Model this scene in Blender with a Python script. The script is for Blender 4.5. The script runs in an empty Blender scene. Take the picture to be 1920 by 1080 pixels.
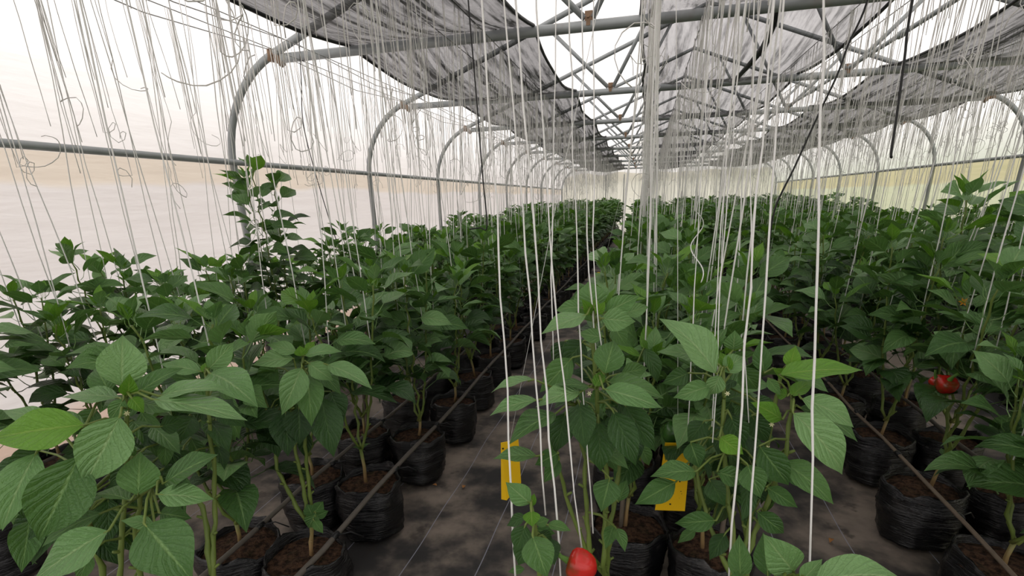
import bpy, math, random
import numpy as np
from mathutils import Vector, Matrix, noise as mnoise

# ------------------------------------------------------------------ camera, sky, exposure
SC = bpy.context.scene
COL = SC.collection
FOC, PIT, YAW, ROL = 972.6, 0.33997, -0.24700, -0.0295
CAMZ = 1.5
_F = Vector((math.sin(YAW) * math.cos(PIT), math.cos(YAW) * math.cos(PIT), -math.sin(PIT)))
_R0 = Vector((math.cos(YAW), -math.sin(YAW), 0))
_U0 = _R0.cross(_F)
_R = _R0 * math.cos(ROL) + _U0 * math.sin(ROL)
_U = -_R0 * math.sin(ROL) + _U0 * math.cos(ROL)
cd = bpy.data.cameras.new('camera')
cd.sensor_width = 36.0
cd.lens = FOC / 1920 * 36.0
cd.shift_y = 180.0 / 1920.0
cd.clip_start = 0.05
cam = bpy.data.objects.new('camera', cd)
COL.objects.link(cam)
cam.matrix_world = Matrix(((_R.x, _U.x, -_F.x, 0), (_R.y, _U.y, -_F.y, 0), (_R.z, _U.z, -_F.z, CAMZ), (0, 0, 0, 1)))
SC.camera = cam

w = bpy.data.worlds.new('overcast_sky')
SC.world = w
w.use_nodes = True
# overcast sky: three times as bright overhead as at the horizon
_wt = w.node_tree
_tc = _wt.nodes.new('ShaderNodeTexCoord'); _sx = _wt.nodes.new('ShaderNodeSeparateXYZ'); _mr = _wt.nodes.new('ShaderNodeMapRange')
_wt.links.new(_tc.outputs['Generated'], _sx.inputs[0]); _wt.links.new(_sx.outputs['Z'], _mr.inputs[0])
_mr.inputs[3].default_value = .54; _mr.inputs[4].default_value = 1.62
_wt.links.new(_mr.outputs[0], _wt.nodes['Background'].inputs[1])
_wt.nodes['Background'].inputs[0].default_value = (1.0, 0.985, 0.975, 1)
SC.view_settings.view_transform = 'Standard'
SC.view_settings.look = 'None'
SC.view_settings.gamma = 1.0
SC.view_settings.use_curve_mapping = False
SC.view_settings.exposure = 0.62

rng = random.Random(7)
U = rng.uniform
PI = math.pi

# ------------------------------------------------------------------ helpers
def ray(u, v):
    return _F + _R * ((u - 960) / FOC) - _U * ((v - 720) / FOC)

def at(u, v, d):
    """the place d metres ahead of the photographer seen at photo point (u, v)"""
    return ray(u, v) * d + Vector((0, 0, CAMZ))

def at_y(u, v, y):
    r = ray(u, v)
    return r * (y / r.y) + Vector((0, 0, CAMZ))

def depth_of(p):
    return (p - Vector((0, 0, CAMZ))).dot(_F)

class MB:
    def __init__(s):
        s.v = []; s.f = []; s.uv = []
    def add(s, v, f, uv=None):
        o = len(s.v)
        s.v.extend([tuple(p) for p in v]); s.f.extend([tuple(i + o for i in q) for q in f])
        s.uv.extend(uv if uv else [(0.0, 0.0)] * len(v))
    def box(s, c, d, rot=None):
        h = Vector(d) * .5
        v = []
        for x in (-1, 1):
            for y in (-1, 1):
                for z in (-1, 1):
                    p = Vector((x * h.x, y * h.y, z * h.z))
                    v.append((rot @ p if rot else p) + Vector(c))
        s.add(v, [(0, 1, 3, 2), (4, 6, 7, 5), (0, 4, 5, 1), (2, 3, 7, 6), (0, 2, 6, 4), (1, 5, 7, 3)])
    def tube(s, pts, r, n=8, cap=True):
        pts = [Vector(p) for p in pts]
        rr = r if isinstance(r, (list, tuple)) else [r] * len(pts)
        v = []; f = []
        ref = None
        for i, p in enumerate(pts):
            t = (pts[min(i + 1, len(pts) - 1)] - pts[max(i - 1, 0)])
            if t.length < 1e-9: t = Vector((0, 0, 1))
            t.normalize()
            if ref is None:
                ref = Vector((1, 0, 0)) if abs(t.x) < .8 else Vector((0, 1, 0))
            a = (ref - t * ref.dot(t)).normalized(); b = t.cross(a); ref = a
            for k in range(n):
                q = 2 * PI * k / n
                v.append(p + (a * math.cos(q) + b * math.sin(q)) * rr[i])
        for i in range(len(pts) - 1):
            for k in range(n):
                k2 = (k + 1) % n
                f.append((i * n + k, i * n + k2, (i + 1) * n + k2, (i + 1) * n + k))
        if cap:
            f.append(tuple(range(n - 1, -1, -1)))
            f.append(tuple((len(pts) - 1) * n + k for k in range(n)))
        s.add(v, f)
    def mesh(s, name, mat, smooth=True, uv=False):
        m = bpy.data.meshes.new(name)
        m.from_pydata(s.v, [], s.f)
        if uv:
            l = m.uv_layers.new(name='UVMap')
            idx = np.empty(len(m.loops), dtype=np.int32); m.loops.foreach_get('vertex_index', idx)
            l.data.foreach_set('uv', np.array(s.uv, dtype=np.float32)[idx].ravel())
        if smooth: m.polygons.foreach_set('use_smooth', [True] * len(m.polygons))
        m.materials.append(mat)
        m.update()
        return m

def link(name, data, parent=None, mat=None):
    o = bpy.data.objects.new(name, data)
    COL.objects.link(o)
    if parent is not None: o.parent = parent
    if mat is not None: o.matrix_local = mat
    return o

def tag(o, label, cat, group=None):
    o['label'] = label; o['category'] = cat
    if group: o['group'] = group
    return o

def thing(name, loc, label, cat, group=None, rz=0.0):
    o = link(name, None)
    o.location = loc; o.rotation_euler = (0, 0, rz)
    o.empty_display_size = .05
    return tag(o, label, cat, group)

def struct(name, data):
    o = link(name, data); o['kind'] = 'structure'
    return o

# ------------------------------------------------------------------ materials
class NT:
    def __init__(s, name):
        s.m = bpy.data.materials.new(name); s.m.use_nodes = True
        s.t = s.m.node_tree; s.t.nodes.clear()
        s.out = s.t.nodes.new('ShaderNodeOutputMaterial')
    def n(s, kind, **kw):
        nd = s.t.nodes.new('ShaderNode' + kind)
        for k, v in kw.items():
            if k in ('operation', 'blend_type', 'data_type', 'wave_type', 'bands_direction', 'noise_dimensions', 'attribute_name', 'interpolation', 'invert', 'clamp_factor'):
                setattr(nd, k, v)
            else:
                s.set(nd.inputs[k.replace('_', ' ') if k.replace('_', ' ') in nd.inputs else k], v)
        return nd
    def set(s, sock, v):
        if hasattr(v, 'is_output'): s.t.links.new(v, sock)
        elif hasattr(v, 'outputs'): s.t.links.new(v.outputs[0], sock)
        else:
            if sock.type == 'RGBA' and len(v) == 3: v = (*v, 1)
            sock.default_value = v
    def math(s, op, a, b=0.0, c=None):
        nd = s.t.nodes.new('ShaderNodeMath'); nd.operation = op
        s.set(nd.inputs[0], a); s.set(nd.inputs[1], b)
        if c is not None: s.set(nd.inputs[2], c)
        return nd.outputs[0]
    def mix(s, f, a, b):
        nd = s.t.nodes.new('ShaderNodeMix'); nd.data_type = 'RGBA'
        s.set(nd.inputs[0], f); s.set(nd.inputs[6], a); s.set(nd.inputs[7], b)
        return nd.outputs[2]
    def step(s, v, lo, hi):
        nd = s.t.nodes.new('ShaderNodeMapRange'); nd.interpolation_type = 'SMOOTHSTEP'
        s.set(nd.inputs[0], v); nd.inputs[1].default_value = lo; nd.inputs[2].default_value = hi
        return nd.outputs[0]
    def noise(s, vec, scale, detail=3, rough=.5):
        nd = s.t.nodes.new('ShaderNodeTexNoise')
        if vec is not None: s.set(nd.inputs['Vector'], vec)
        nd.inputs['Scale'].default_value = scale; nd.inputs['Detail'].default_value = detail; nd.inputs['Roughness'].default_value = rough
        return nd.outputs[0]
    def pos(s):
        return s.t.nodes.new('ShaderNodeNewGeometry').outputs['Position']
    def objco(s):
        return s.t.nodes.new('ShaderNodeTexCoord').outputs['Object']
    def scalev(s, v, k):
        nd = s.t.nodes.new('ShaderNodeVectorMath'); nd.operation = 'MULTIPLY'
        s.set(nd.inputs[0], v); nd.inputs[1].default_value = k
        return nd.outputs[0]
    def sep(s, v):
        nd = s.t.nodes.new('ShaderNodeSeparateXYZ'); s.set(nd.inputs[0], v); return nd.outputs
    def bump(s, h, strength, dist):
        nd = s.t.nodes.new('ShaderNodeBump'); s.set(nd.inputs['Height'], h)
        nd.inputs['Strength'].default_value = strength; nd.inputs['Distance'].default_value = dist
        return nd.outputs[0]
    def pbr(s, col, rough=.5, spec=.5, normal=None, metal=0.0):
        nd = s.t.nodes.new('ShaderNodeBsdfPrincipled')
        s.set(nd.inputs['Base Color'], col); s.set(nd.inputs['Roughness'], rough)
        nd.inputs['Specular IOR Level'].default_value = spec; nd.inputs['Metallic'].default_value = metal
        if normal is not None: s.set(nd.inputs['Normal'], normal)
        return nd.outputs[0]
    def mixs(s, f, a, b):
        nd = s.t.nodes.new('ShaderNodeMixShader'); s.set(nd.inputs[0], f); s.set(nd.inputs[1], a); s.set(nd.inputs[2], b)
        return nd.outputs[0]
    def done(s, sh):
        s.set(s.out.inputs[0], sh); return s.m

def simple(name, col, rough=.6, spec=.4, metal=0.0, bump=None):
    t = NT(name)
    nr = None
    c = col
    if bump:
        h = t.noise(t.objco(), bump[0], 4)
        nr = t.bump(h, bump[1], bump[2])
        c = t.mix(h, tuple(x * .75 for x in col), tuple(min(1, x * 1.25) for x in col))
    return t.done(t.pbr(c, rough, spec, nr, metal))

def film_mat(name, base, kind):
    t = NT(name)
    p = t.pos(); x, y, z = t.sep(p)
    n1 = t.noise(t.scalev(p, (1, .6, 1.2)), 1.3, 3)
    c = t.mix(n1, tuple(b * .95 for b in base), tuple(min(.96, b * 1.03) for b in base))
    wr = t.noise(t.scalev(p, (2, .5, 3.5)), 2.2, 4)
    if kind == 'side':
        # ochre lap of the rolled curtain just below the rail, red soil splashed along the foot
        wob = t.math('MULTIPLY', t.math('SUBTRACT', n1, .5), .18)
        zz = t.math('ADD', z, wob)
        lap = t.math('MULTIPLY', t.step(zz, 1.66, 1.72), .8)
        c = t.mix(lap, c, (.80, .695, .57))
        foot = t.math('SUBTRACT', 1.0, t.step(zz, .12, .34))
        c = t.mix(t.math('MULTIPLY', foot, .7), c, (.62, .40, .27))
    if kind == 'right':
        zz = t.math('ADD', z, t.math('MULTIPLY', t.math('SUBTRACT', n1, .5), .18))
        lap = t.math('MULTIPLY', t.step(zz, 1.55, 1.62), .7)
        c = t.mix(lap, c, (.80, .64, .42))
        foot = t.math('SUBTRACT', 1.0, t.step(zz, .1, .35))
        c = t.mix(t.math('MULTIPLY', foot, .5), c, (.55, .36, .2))
    nr = t.bump(wr, .35, .05)
    tr = t.n('BsdfTranslucent', Color=c, Normal=nr)
    df = t.n('BsdfDiffuse', Color=c, Normal=nr)
    return t.done(t.mixs(.26, tr.outputs[0], df.outputs[0]))

M = {}
M['film_roof'] = film_mat('roof_film', (.92, .885, .865), 'roof')
M['film_left'] = film_mat('left_wall_film', (.83, .785, .765), 'side')
M['film_right'] = film_mat('right_wall_film', (.86, .81, .66), 'right')
M['film_end'] = film_mat('end_wall_film', (.84, .80, .69), 'end')

def ground_mat():
    t = NT('woven_ground_cover')
    p = t.pos(); x, y, z = t.sep(p)
    big = t.noise(p, .9, 5, .6); mid = t.noise(p, 3.2, 5, .6); fine = t.noise(p, 60, 2)
    dust = t.math('MULTIPLY', t.step(t.math('ADD', t.math('MULTIPLY', big, .65), t.math('MULTIPLY', mid, .5)), .49, .67), .85)
    c = t.mix(dust, (.034, .032, .032), (.32, .262, .215))
    damp = t.step(t.noise(t.scalev(p, (1, 1, 1)), 5.3, 4, .6), .60, .68)
    c = t.mix(t.math('MULTIPLY', damp, .6), c, (.035, .028, .024))
    # pale marking threads woven in along the rows, 0.32 m apart
    wob = t.math('MULTIPLY', t.noise(t.scalev(p, (.2, .8, 1)), 1.5, 1), .05)
    fx = t.math('FRACT', t.math('MULTIPLY', t.math('ADD', t.math('ADD', x, 20.275), wob), 1 / .32))
    ln = t.math('LESS_THAN', t.math('ABSOLUTE', t.math('SUBTRACT', fx, .5)), .007)
    c = t.mix(t.math('MULTIPLY', ln, .75), c, (.34, .35, .42))
    wv = t.math('MULTIPLY', t.math('SINE', t.math('MULTIPLY', x, 1400)), t.math('SINE', t.math('MULTIPLY', y, 1400)))
    nr = t.bump(t.math('ADD', t.math('MULTIPLY', mid, 1.0), t.math('MULTIPLY', wv, .03)), .5, .02)
    return t.done(t.pbr(c, .62, .35, nr))
M['ground'] = ground_mat()

def steel_mat():
    t = NT('galvanised_steel')
    p = t.pos()
    n = t.noise(p, 6, 4); r = t.step(t.noise(p, 2.3, 5), .62, .72)
    c = t.mix(n, (.23, .245, .25), (.36, .38, .385))
    c = t.mix(t.math('MULTIPLY', r, .35), c, (.22, .12, .07))
    return t.done(t.pbr(c, .5, .5, None, .25))
M['steel'] = steel_mat()
M['rust'] = simple('rusty_clamp', (.24, .155, .10), .75, .3, .2, (40, .4, .004))
M['wire'] = simple('steel_wire', (.30, .30, .30), .45, .5, .6)

def net_mat(name, base):
    t = NT(name)
    p = t.pos()
    pl = t.noise(t.scalev(p, (9, .55, 3)), 2.0, 4, .65)
    gr = t.noise(t.scalev(p, (60, 12, 60)), 1.0, 2)
    f = t.n('LayerWeight', Blend=.35).outputs['Facing']
    cov = t.math('ADD', t.math('ADD', base, t.math('MULTIPLY', t.step(pl, .40, .72), .32)), t.math('MULTIPLY', f, .30))
    cov = t.math('MINIMUM', t.math('ADD', cov, t.math('MULTIPLY', t.math('SUBTRACT', gr, .5), .14)), .985)
    nr = t.bump(pl, .6, .05)
    df = t.pbr((.034, .033, .037), .55, .35, nr)
    tr = t.n('BsdfTransparent', Color=(.96, .95, .97))
    return t.done(t.mixs(cov, tr.outputs[0], df))
M['net'] = net_mat('black_shade_net', .56)
M['net_thin'] = net_mat('worn_shade_net', .36)
M['hem'] = simple('net_hem', (.03, .03, .033), .6, .3)

def bag_mat():
    t = NT('black_polythene')
    p = t.objco(); x, y, z = t.sep(p)
    w1 = t.noise(t.scalev(p, (3, 3, 40)), 2.2, 4, .65)
    w2 = t.noise(t.scalev(p, (8, 8, 5)), 2.0, 3)
    d = t.math('MULTIPLY', t.step(t.noise(p, 14, 4), .52, .72), t.step(z, .10, .27))
    c = t.mix(t.math('MULTIPLY', d, .35), (.007, .007, .008), (.12, .11, .105))
    nr = t.bump(t.math('ADD', w1, t.math('MULTIPLY', w2, .5)), .9, .012)
    return t.done(t.pbr(c, .22, .55, nr))
M['bag'] = bag_mat()

def soil_mat():
    t = NT('red_brown_soil')
    p = t.objco()
    n = t.noise(p, 45, 5, .7); n2 = t.noise(p, 9, 3)
    c = t.mix(t.step(n, .36, .66), (.020, .011, .007), (.135, .072, .042))
    c = t.mix(t.math('MULTIPLY', t.step(n2, .55, .75), .5), c, (.045, .05, .018))
    return t.done(t.pbr(c, .9, .2, t.bump(n, 1.0, .03)))
M['soil'] = soil_mat()

def stem_mat():
    t = NT('pepper_stem')
    p = t.objco(); x, y, z = t.sep(p)
    n = t.noise(t.scalev(p, (1, 1, .3)), 40, 3)
    g = t.mix(n, (.075, .125, .020), (.19, .25, .055))
    wd = t.mix(n, (.22, .13, .055), (.38, .25, .12))
    c = t.mix(t.step(t.math('ADD', z, t.math('MULTIPLY', t.noise(p, 12, 2), .1)), .33, .46), wd, g)
    return t.done(t.pbr(c, .5, .4, t.bump(n, .3, .003)))
M['stem'] = stem_mat()

def leaf_mat(name, dark, light, vein, trans, sheen):
    t = NT(name)
    uv = t.n('UVMap').outputs[0]; u, v, _ = t.sep(uv)
    oi = t.n('ObjectInfo').outputs['Random']
    tn = t.n('Attribute', attribute_name='tint').outputs['Fac']
    r = t.math('FRACT', t.math('ADD', oi, tn))
    a = t.math('ABSOLUTE', t.math('SUBTRACT', u, .5))
    n0 = t.noise(t.scalev(uv, (1.5, 2.5, 1)), 2.0, 2)
    mid = t.math('SUBTRACT', 1.0, t.step(a, .008, .045))
    ph = t.math('FRACT', t.math('SUBTRACT', t.math('ADD', t.math('MULTIPLY', v, 6.5), t.math('ADD', t.math('MULTIPLY', n0, .7), t.math('MULTIPLY', t.math('GREATER_THAN', u, .5), .45))), t.math('MULTIPLY', t.math('POWER', a, .8), 4.2)))
    lv = t.math('ABSOLUTE', t.math('SUBTRACT', ph, .5))
    lat = t.math('SUBTRACT', 1.0, t.step(lv, .015, .10))
    quilt = t.math('MULTIPLY', t.math('SINE', t.math('MULTIPLY', ph, PI)), 1.0)
    n = t.noise(t.scalev(uv, (3.0, 5.0, 1)), 2.2, 3)
    c = t.mix(t.math('ADD', t.math('MULTIPLY', r, .75), t.math('MULTIPLY', n, .35)), dark, light)
    c = t.mix(t.math('MULTIPLY', lat, .13), c, tuple(x * .45 for x in dark))
    c = t.mix(t.math('MULTIPLY', mid, .65), c, vein)
    fine = t.noise(t.scalev(uv, (22, 34, 1)), 1.0, 2)
    h = t.math('ADD', t.math('SUBTRACT', quilt, t.math('MULTIPLY', lat, .5)), t.math('SUBTRACT', t.math('MULTIPLY', fine, 1.1), t.math('MULTIPLY', mid, .8)))
    nr = t.bump(h, .62, .005)
    b = t.pbr(c, sheen, .42, nr)
    tl = t.n('BsdfTranslucent', Color=t.mix(.5, c, (.20, .42, .03)), Normal=nr)
    return t.done(t.mixs(trans, b, tl.outputs[0]))
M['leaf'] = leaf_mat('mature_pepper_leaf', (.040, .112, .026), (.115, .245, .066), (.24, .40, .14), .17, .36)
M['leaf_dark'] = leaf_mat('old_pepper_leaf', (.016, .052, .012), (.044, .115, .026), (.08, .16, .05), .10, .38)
M['leaf_young'] = leaf_mat('young_pepper_leaf', (.090, .245, .016), (.175, .380, .040), (.30, .48, .09), .26, .40)
M['leaf_pale'] = leaf_mat('lit_tone_pepper_leaf', (.115, .255, .074), (.215, .385, .145), (.34, .50, .22), .17, .33)  # paler copy of the mature leaf, brighter light put into its colour
M['twine'] = simple('white_twine', (.80, .79, .77), .75, .2)
M['twine_old'] = simple('grey_twine', (.72, .70, .68), .8, .2)
M['pipe'] = simple('dusty_drip_pipe', (.120, .105, .090), .6, .3, 0, (30, .2, .002))
M['pipe_tan'] = simple('tan_drip_pipe', (.20, .155, .115), .6, .3, 0, (30, .2, .002))
M['hose'] = simple('black_hose', (.012, .012, .013), .4, .4)
M['yellow'] = simple('yellow_sticky_card', (.86, .52, .008), .45, .4)
M['black'] = simple('black_mark', (.02, .018, .012), .6, .3)
M['wood'] = simple('grey_wooden_stake', (.16, .13, .10), .8, .2, 0, (25, .4, .004))
M['dry'] = simple('dry_leaf', (.36, .17, .06), .8, .2)
M['flower'] = simple('cream_flower', (.72, .70, .42), .6, .3)
M['orange'] = simple('orange_petal', (.80, .36, .02), .5, .3)
M['grass'] = simple('grass_outside', (.16, .26, .05), .9, .1, 0, (2, .3, .05))
M['earth'] = simple('earth_outside', (.36, .31, .28), .9, .1, 0, (2, .3, .05))

def fruit_mat(name, a, b):
    t = NT(name)
    p = t.objco()
    n = t.noise(p, 14, 3)
    c = t.mix(t.step(n, .48, .66), a, b)
    return t.done(t.pbr(c, .22, .5))
M['stalk'] = simple('green_stalk', (.10, .22, .03), .5)
M['red'] = fruit_mat('ripe_red_pepper', (.55, .018, .014), (.20, .045, .012))
M['green'] = fruit_mat('green_pepper', (.030, .095, .018), (.045, .13, .022))

# ------------------------------------------------------------------ setting: the tunnel
S = 2.6
Y0 = .7219 * S
ARCH_Y = [Y0 + i * S for i in range(0, 10)]
XL, XR = -1.4384 * S, 2.0396 * S
XM = (XL + XR) / 2
ZP = CAMZ + .155 * S
ZJ = CAMZ + .4723 * S
INS = .2354 * S
ZR = CAMZ + 1.0418 * S
ZC = 2.69
YB, YE = -3.0, ARCH_Y[9]

def half_profile(off):
    """arch profile from the ground up the left wall to the ridge, moved outwards by off (relative x from the wall, z)"""
    sl = math.atan2(ZR - ZJ, (XM - XL) - INS)
    r = INS / (1 - math.sin(sl)) * .98
    z0 = ZJ - r * math.cos(sl)
    pts = [(-off, 0.0), (-off, z0 * .5), (-off, z0)]
    for k in range(1, 11):
        a = PI - (PI / 2 - sl) * k / 10
        pts.append((r + (r + off) * math.cos(a), z0 + (r + off) * math.sin(a)))
    e = pts[-1]
    top = (XM - XL, ZR + off / math.cos(sl))
    for k in range(1, 7):
        f = k / 6
        pts.append((e[0] + (top[0] - e[0]) * f, e[1] + (top[1] - e[1]) * f))
    return pts
PROF = half_profile(0.0)
PROF_F = half_profile(.045)

def rafter_z(x):
    """height of the arch centre line over x"""
    xx = x - XL if x <= XM else XR - x
    for (x0, z0), (x1, z1) in zip(PROF[2:], PROF[3:]):
        if x0 <= xx <= x1 + 1e-6:
            return z0 + (z1 - z0) * (xx - x0) / max(1e-6, x1 - x0)
    return ZR

def film_sheet(name, pts, y0, y1, ny, mat, amp):
    mb = MB()
    nx = len(pts)
    v = []
    for j in range(ny + 1):
        y = y0 + (y1 - y0) * j / ny
        for i, (x, z) in enumerate(pts):
            q = mnoise.noise(Vector((x * .8, y * .7, z * .9))) * amp
            v.append((x + q * (.8 if z < ZP + .3 else .1), y, z + q * (.1 if z < ZP + .3 else .9)))
    f = [(j * nx + i, j * nx + i + 1, (j + 1) * nx + i + 1, (j + 1) * nx + i) for j in range(ny) for i in range(nx - 1)]
    mb.add(v, f)
    return struct(name, mb.mesh(name, mat))

zsteps = [ZP * k / 6 for k in range(7)]
film_sheet('wall_left', [(XL - .06, z) for z in zsteps], YB, YE, 60, M['film_left'], .03)
film_sheet('wall_right', [(XR + .06, z) for z in zsteps], YB, YE, 60, M['film_right'], .03)
upper = [(x, z) for x, z in PROF_F if z > ZP + .02]
lp = [(-.045, ZP - .02)] + upper
film_sheet('ceiling', [(XL + x, z) for x, z in lp] + [(XR - x, z) for x, z in lp[::-1][1:]], YB, YE, 70, M['film_roof'], .02)

def gable(name, y, mat, ztop=None, wav=0.0, zlow=0.0):
    mb = MB()
    full = [(XL + x, z) for x, z in PROF_F] + [(XR - x, z) for x, z in PROF_F[::-1][1:]]
    if ztop is None:
        n = len(full)
        v = [(x, y, max(z, zlow + .001)) for x, z in full] + [(x, y, zlow) for x, z in full]
        f = [(i, i + 1, n + i + 1, n + i) for i in range(n - 1)]
    else:
        n = 60; v = []
        for i in range(n + 1):
            x = XL + .0 + (XR - XL) * i / n
            lim = min(rafter_z(min(max(x, XL + .02), XR - .02)), ztop) if i not in (0, n) else ZP - .1
            wv = wav * mnoise.noise(Vector((x * 1.3, 3.1, 0)))
            v += [(x, y + .03 * mnoise.noise(Vector((x * 2, 0, 0))), 0), (x, y, lim + wv)]
        f = [(2 * i, 2 * i + 2, 2 * i + 3, 2 * i + 1) for i in range(n)]
    mb.add(v, f)
    return struct(name, mb.mesh(name, mat))
gable('wall_end', YE + .02, M['film_end'], 2.50, .12)
gable('wall_gable', YE + .25, M['film_roof'], zlow=2.3)
gable('wall_back', YB, M['film_roof'], zlow=2.75)      # unseen; opening below it added to let in light from behind the camera

mb = MB()
nx, ny = 46, 130
v = []
for j in range(ny + 1):
    for i in range(nx + 1):
        x = XL - .1 + (XR - XL + .2) * i / nx; y = YB + (YE + .3 - YB) * j / ny
        v.append((x, y, -.004 + .006 * mnoise.noise(Vector((x * 2.2, y * 1.6, 0)))))
mb.add(v, [(j * (nx + 1) + i, j * (nx + 1) + i + 1, (j + 1) * (nx + 1) + i + 1, (j + 1) * (nx + 1) + i) for j in range(ny) for i in range(nx)])
struct('floor', mb.mesh('floor', M['ground']))
for nm, x0, x1, mt in (('ground_left', -60, XL - .1, 'earth'), ('ground_right', XR + .1, 60, 'grass')):  # unseen outside ground, added to bounce tinted light onto the side films
    mb = MB(); mb.add([(x0, -40, -.03), (x1, -40, -.03), (x1, 80, -.03), (x0, 80, -.03)], [(0, 1, 2, 3)])
    struct(nm, mb.mesh(nm, M[mt]))

# rails along the walls (where the upper film ends)
for k, x in enumerate((XL + .035, XR - .035)):
    mb = MB(); mb.tube([(x, YB + .05, ZP), (x, YE - .02, ZP)], .026, 10)
    struct('trim_%d' % (k + 1), mb.mesh('rail', M['steel']))

# ------------------------------------------------------------------ truss arches
NODES = (-.47, 2.05)
mb = MB()
XC0, XC1 = XL + INS + .08, XR - INS - .08
arch_line = [(XL + x, 0, z) for x, z in PROF] + [(XR - x, 0, z) for x, z in PROF[::-1][1:]]
mb.tube(arch_line, .032, 10); ARCH_ME = mb.mesh('arch_tube', M['steel'])
mb = MB(); mb.tube([(XC0, 0, ZC), ((XC0 + XC1) / 2, 0, ZC), (XC1, 0, ZC)], .036, 10); CHORD_ME = mb.mesh('tie_pipe', M['steel'])
STRUT_ME = []
for nxn in NODES:
    for dx in (-.78, .72):
        xt = nxn + dx
        mb = MB(); mb.tube([(nxn + math.copysign(.03, dx), 0, ZC + .05), (xt, 0, rafter_z(xt) - .01)], .022, 8)
        STRUT_ME.append(mb.mesh('strut', M['steel']))
mb = MB()
mb.box((0, 0, .03), (.055, .03, .085)); mb.box((0, -.032, .0), (.03, .014, .05)); mb.tube([(0, -.06, .03), (0, .05, .03)], .012, 6)
PLATE_ME = mb.mesh('bracket', M['rust'], False)
mb = MB()
mb.tube([(0, 0, 0), (.075, 0, -.075)], .03, 8); mb.tube([(.0, -.045, .0), (.0, .045, .0)], .014, 6)
mb.tube([(-.015, 0, .045), (-.025, 0, -.045)], .040, 10); CL_ME = mb.mesh('clamp', M['rust'])
TENS = ('twenty', 'thirty', 'forty', 'fifty', 'sixty', 'seventy', 'eighty', 'ninety')
ORD = ['first', 'second', 'third', 'fourth', 'fifth', 'sixth', 'seventh', 'eighth', 'ninth', 'tenth', 'eleventh', 'twelfth', 'thirteenth',
       'fourteenth', 'fifteenth', 'sixteenth', 'seventeenth', 'eighteenth', 'nineteenth']
for tn in TENS:
    ORD.append(tn[:-1] + 'ieth')
    ORD += [tn + '-' + o for o in ORD[:9]]
for i, y in enumerate(ARCH_Y):
    if i == 0: lab = 'galvanised steel truss arch closest overhead, mostly cut off by the photo edge'
    elif i == 9: lab = 'galvanised steel arch framing the beige end wall'
    else: lab = 'galvanised steel truss arch, %s along the tunnel with its bend in view' % ORD[i - 1]
    a = thing('truss_arch', (0, y, 0), lab, 'arch', 'steel arches holding up the tunnel film')
    link('arch_tube', ARCH_ME, a)
    link('tie_pipe', CHORD_ME, a)
    for me in STRUT_ME: link('strut', me, a)
    for nxn in NODES: link('bracket', PLATE_ME, a, Matrix.Translation((nxn, 0, ZC + .02)))
    link('clamp', CL_ME, a, Matrix.Translation((XL + INS + .0, 0, ZJ - .01)))
    link('clamp', CL_ME, a, Matrix.Translation((XR - INS - .0, 0, ZJ - .01)) @ Matrix.Rotation(PI, 4, 'Z'))
# bays seen from straight below carry a long sprinkler line over the right truss nodes
mb = MB(); mb.tube([(NODES[1], YB + .1, ZC + .055), (NODES[1], YE - .05, ZC + .055)], .02, 8)
o = thing('sprinkler_pipe', (0, 0, 0), 'long steel pipe running down the tunnel between middle and right shade nets', 'pipe')
link('pipe', mb.mesh('pipe', M['steel']), o)
mb = MB()
for y in (3.2, 5.8, 8.4, 11.0, 13.6): mb.tube([(NODES[1], y - .05, ZC + .055), (NODES[1], y + .05, ZC + .055)], .032, 8)
link('coupling', mb.mesh('coupling', M['steel']), o)
# end wall posts
for k, x in enumerate((-1.75, -.95, -.08, 1.55, 3.1)):
    mb = MB(); mb.tube([(x, YE - .05, 0), (x, YE - .05, 2.46)], .022, 8)
    tag(link('end_wall_post', mb.mesh('post', M['steel'])), 'thin steel post against the beige end wall, %s from the left' % ORD[k], 'post', 'posts of the end wall')

# ------------------------------------------------------------------ shade nets
def shade_net(x0, x1, label, seed, mat='net', edge_dz=0.0):
    r = random.Random(seed)
    root = thing('shade_net', ((x0 + x1) / 2, YB + .5, ZC), label, 'net', 'grey shade nets resting on the tie pipes')
    base = root.location
    ys = []
    edges = [YB + .2, ARCH_Y[0] - S] if ARCH_Y[0] - S > YB + .2 else [YB + .2]
    sup = [ARCH_Y[0] - S] + ARCH_Y
    for a, b in zip(sup, sup[1:]):
        for k in range(14): ys.append((a + (b - a) * k / 14, k / 14))
    ys.append((sup[-1], 0.0))
    n = 26
    v = []; le = []; re_ = []
    for (y, tt) in ys:
        sag = 4 * tt * (1 - tt)
        bay = int((y - sup[0]) / S + 1e-4)
        for i in range(n + 1):
            f = i / n
            x = x0 + (x1 - x0) * f
            mid = 4 * f * (1 - f)
            amt = (.10 + .10 * mid) * (1 + .35 * mnoise.noise(Vector((bay * 3.3, seed, 0))))
            fold = .035 * mnoise.noise(Vector((x * 9, y * .45 + seed, seed))) + .018 * mnoise.noise(Vector((x * 24, y * .7, seed)))
            z = ZC + .040 - amt * sag + abs(fold) * (.3 + .7 * sag) + edge_dz * (f if edge_dz > 0 else (1 - f)) * 0
            ex = .03 * math.sin(PI * tt) * (1 if i == 0 else -1 if i == n else 0)
            p = Vector((x + ex + .03 * mnoise.noise(Vector((x * 2, y * 1.2, seed + 5))) * sag, y, z))
            v.append(p - base)
            if i == 0: le.append(p - base)
            if i == n: re_.append(p - base)
    mb = MB()
    mb.add(v, [(j * (n + 1) + i, j * (n + 1) + i + 1, (j + 1) * (n + 1) + i + 1, (j + 1) * (n + 1) + i) for j in range(len(ys) - 1) for i in range(n)])
    link('netting', mb.mesh('netting', M[mat]), root)
    for e in (le, re_):
        mb = MB(); mb.tube(e, .013, 6); link('hem', mb.mesh('hem', M['hem']), root)
    return root
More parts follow.
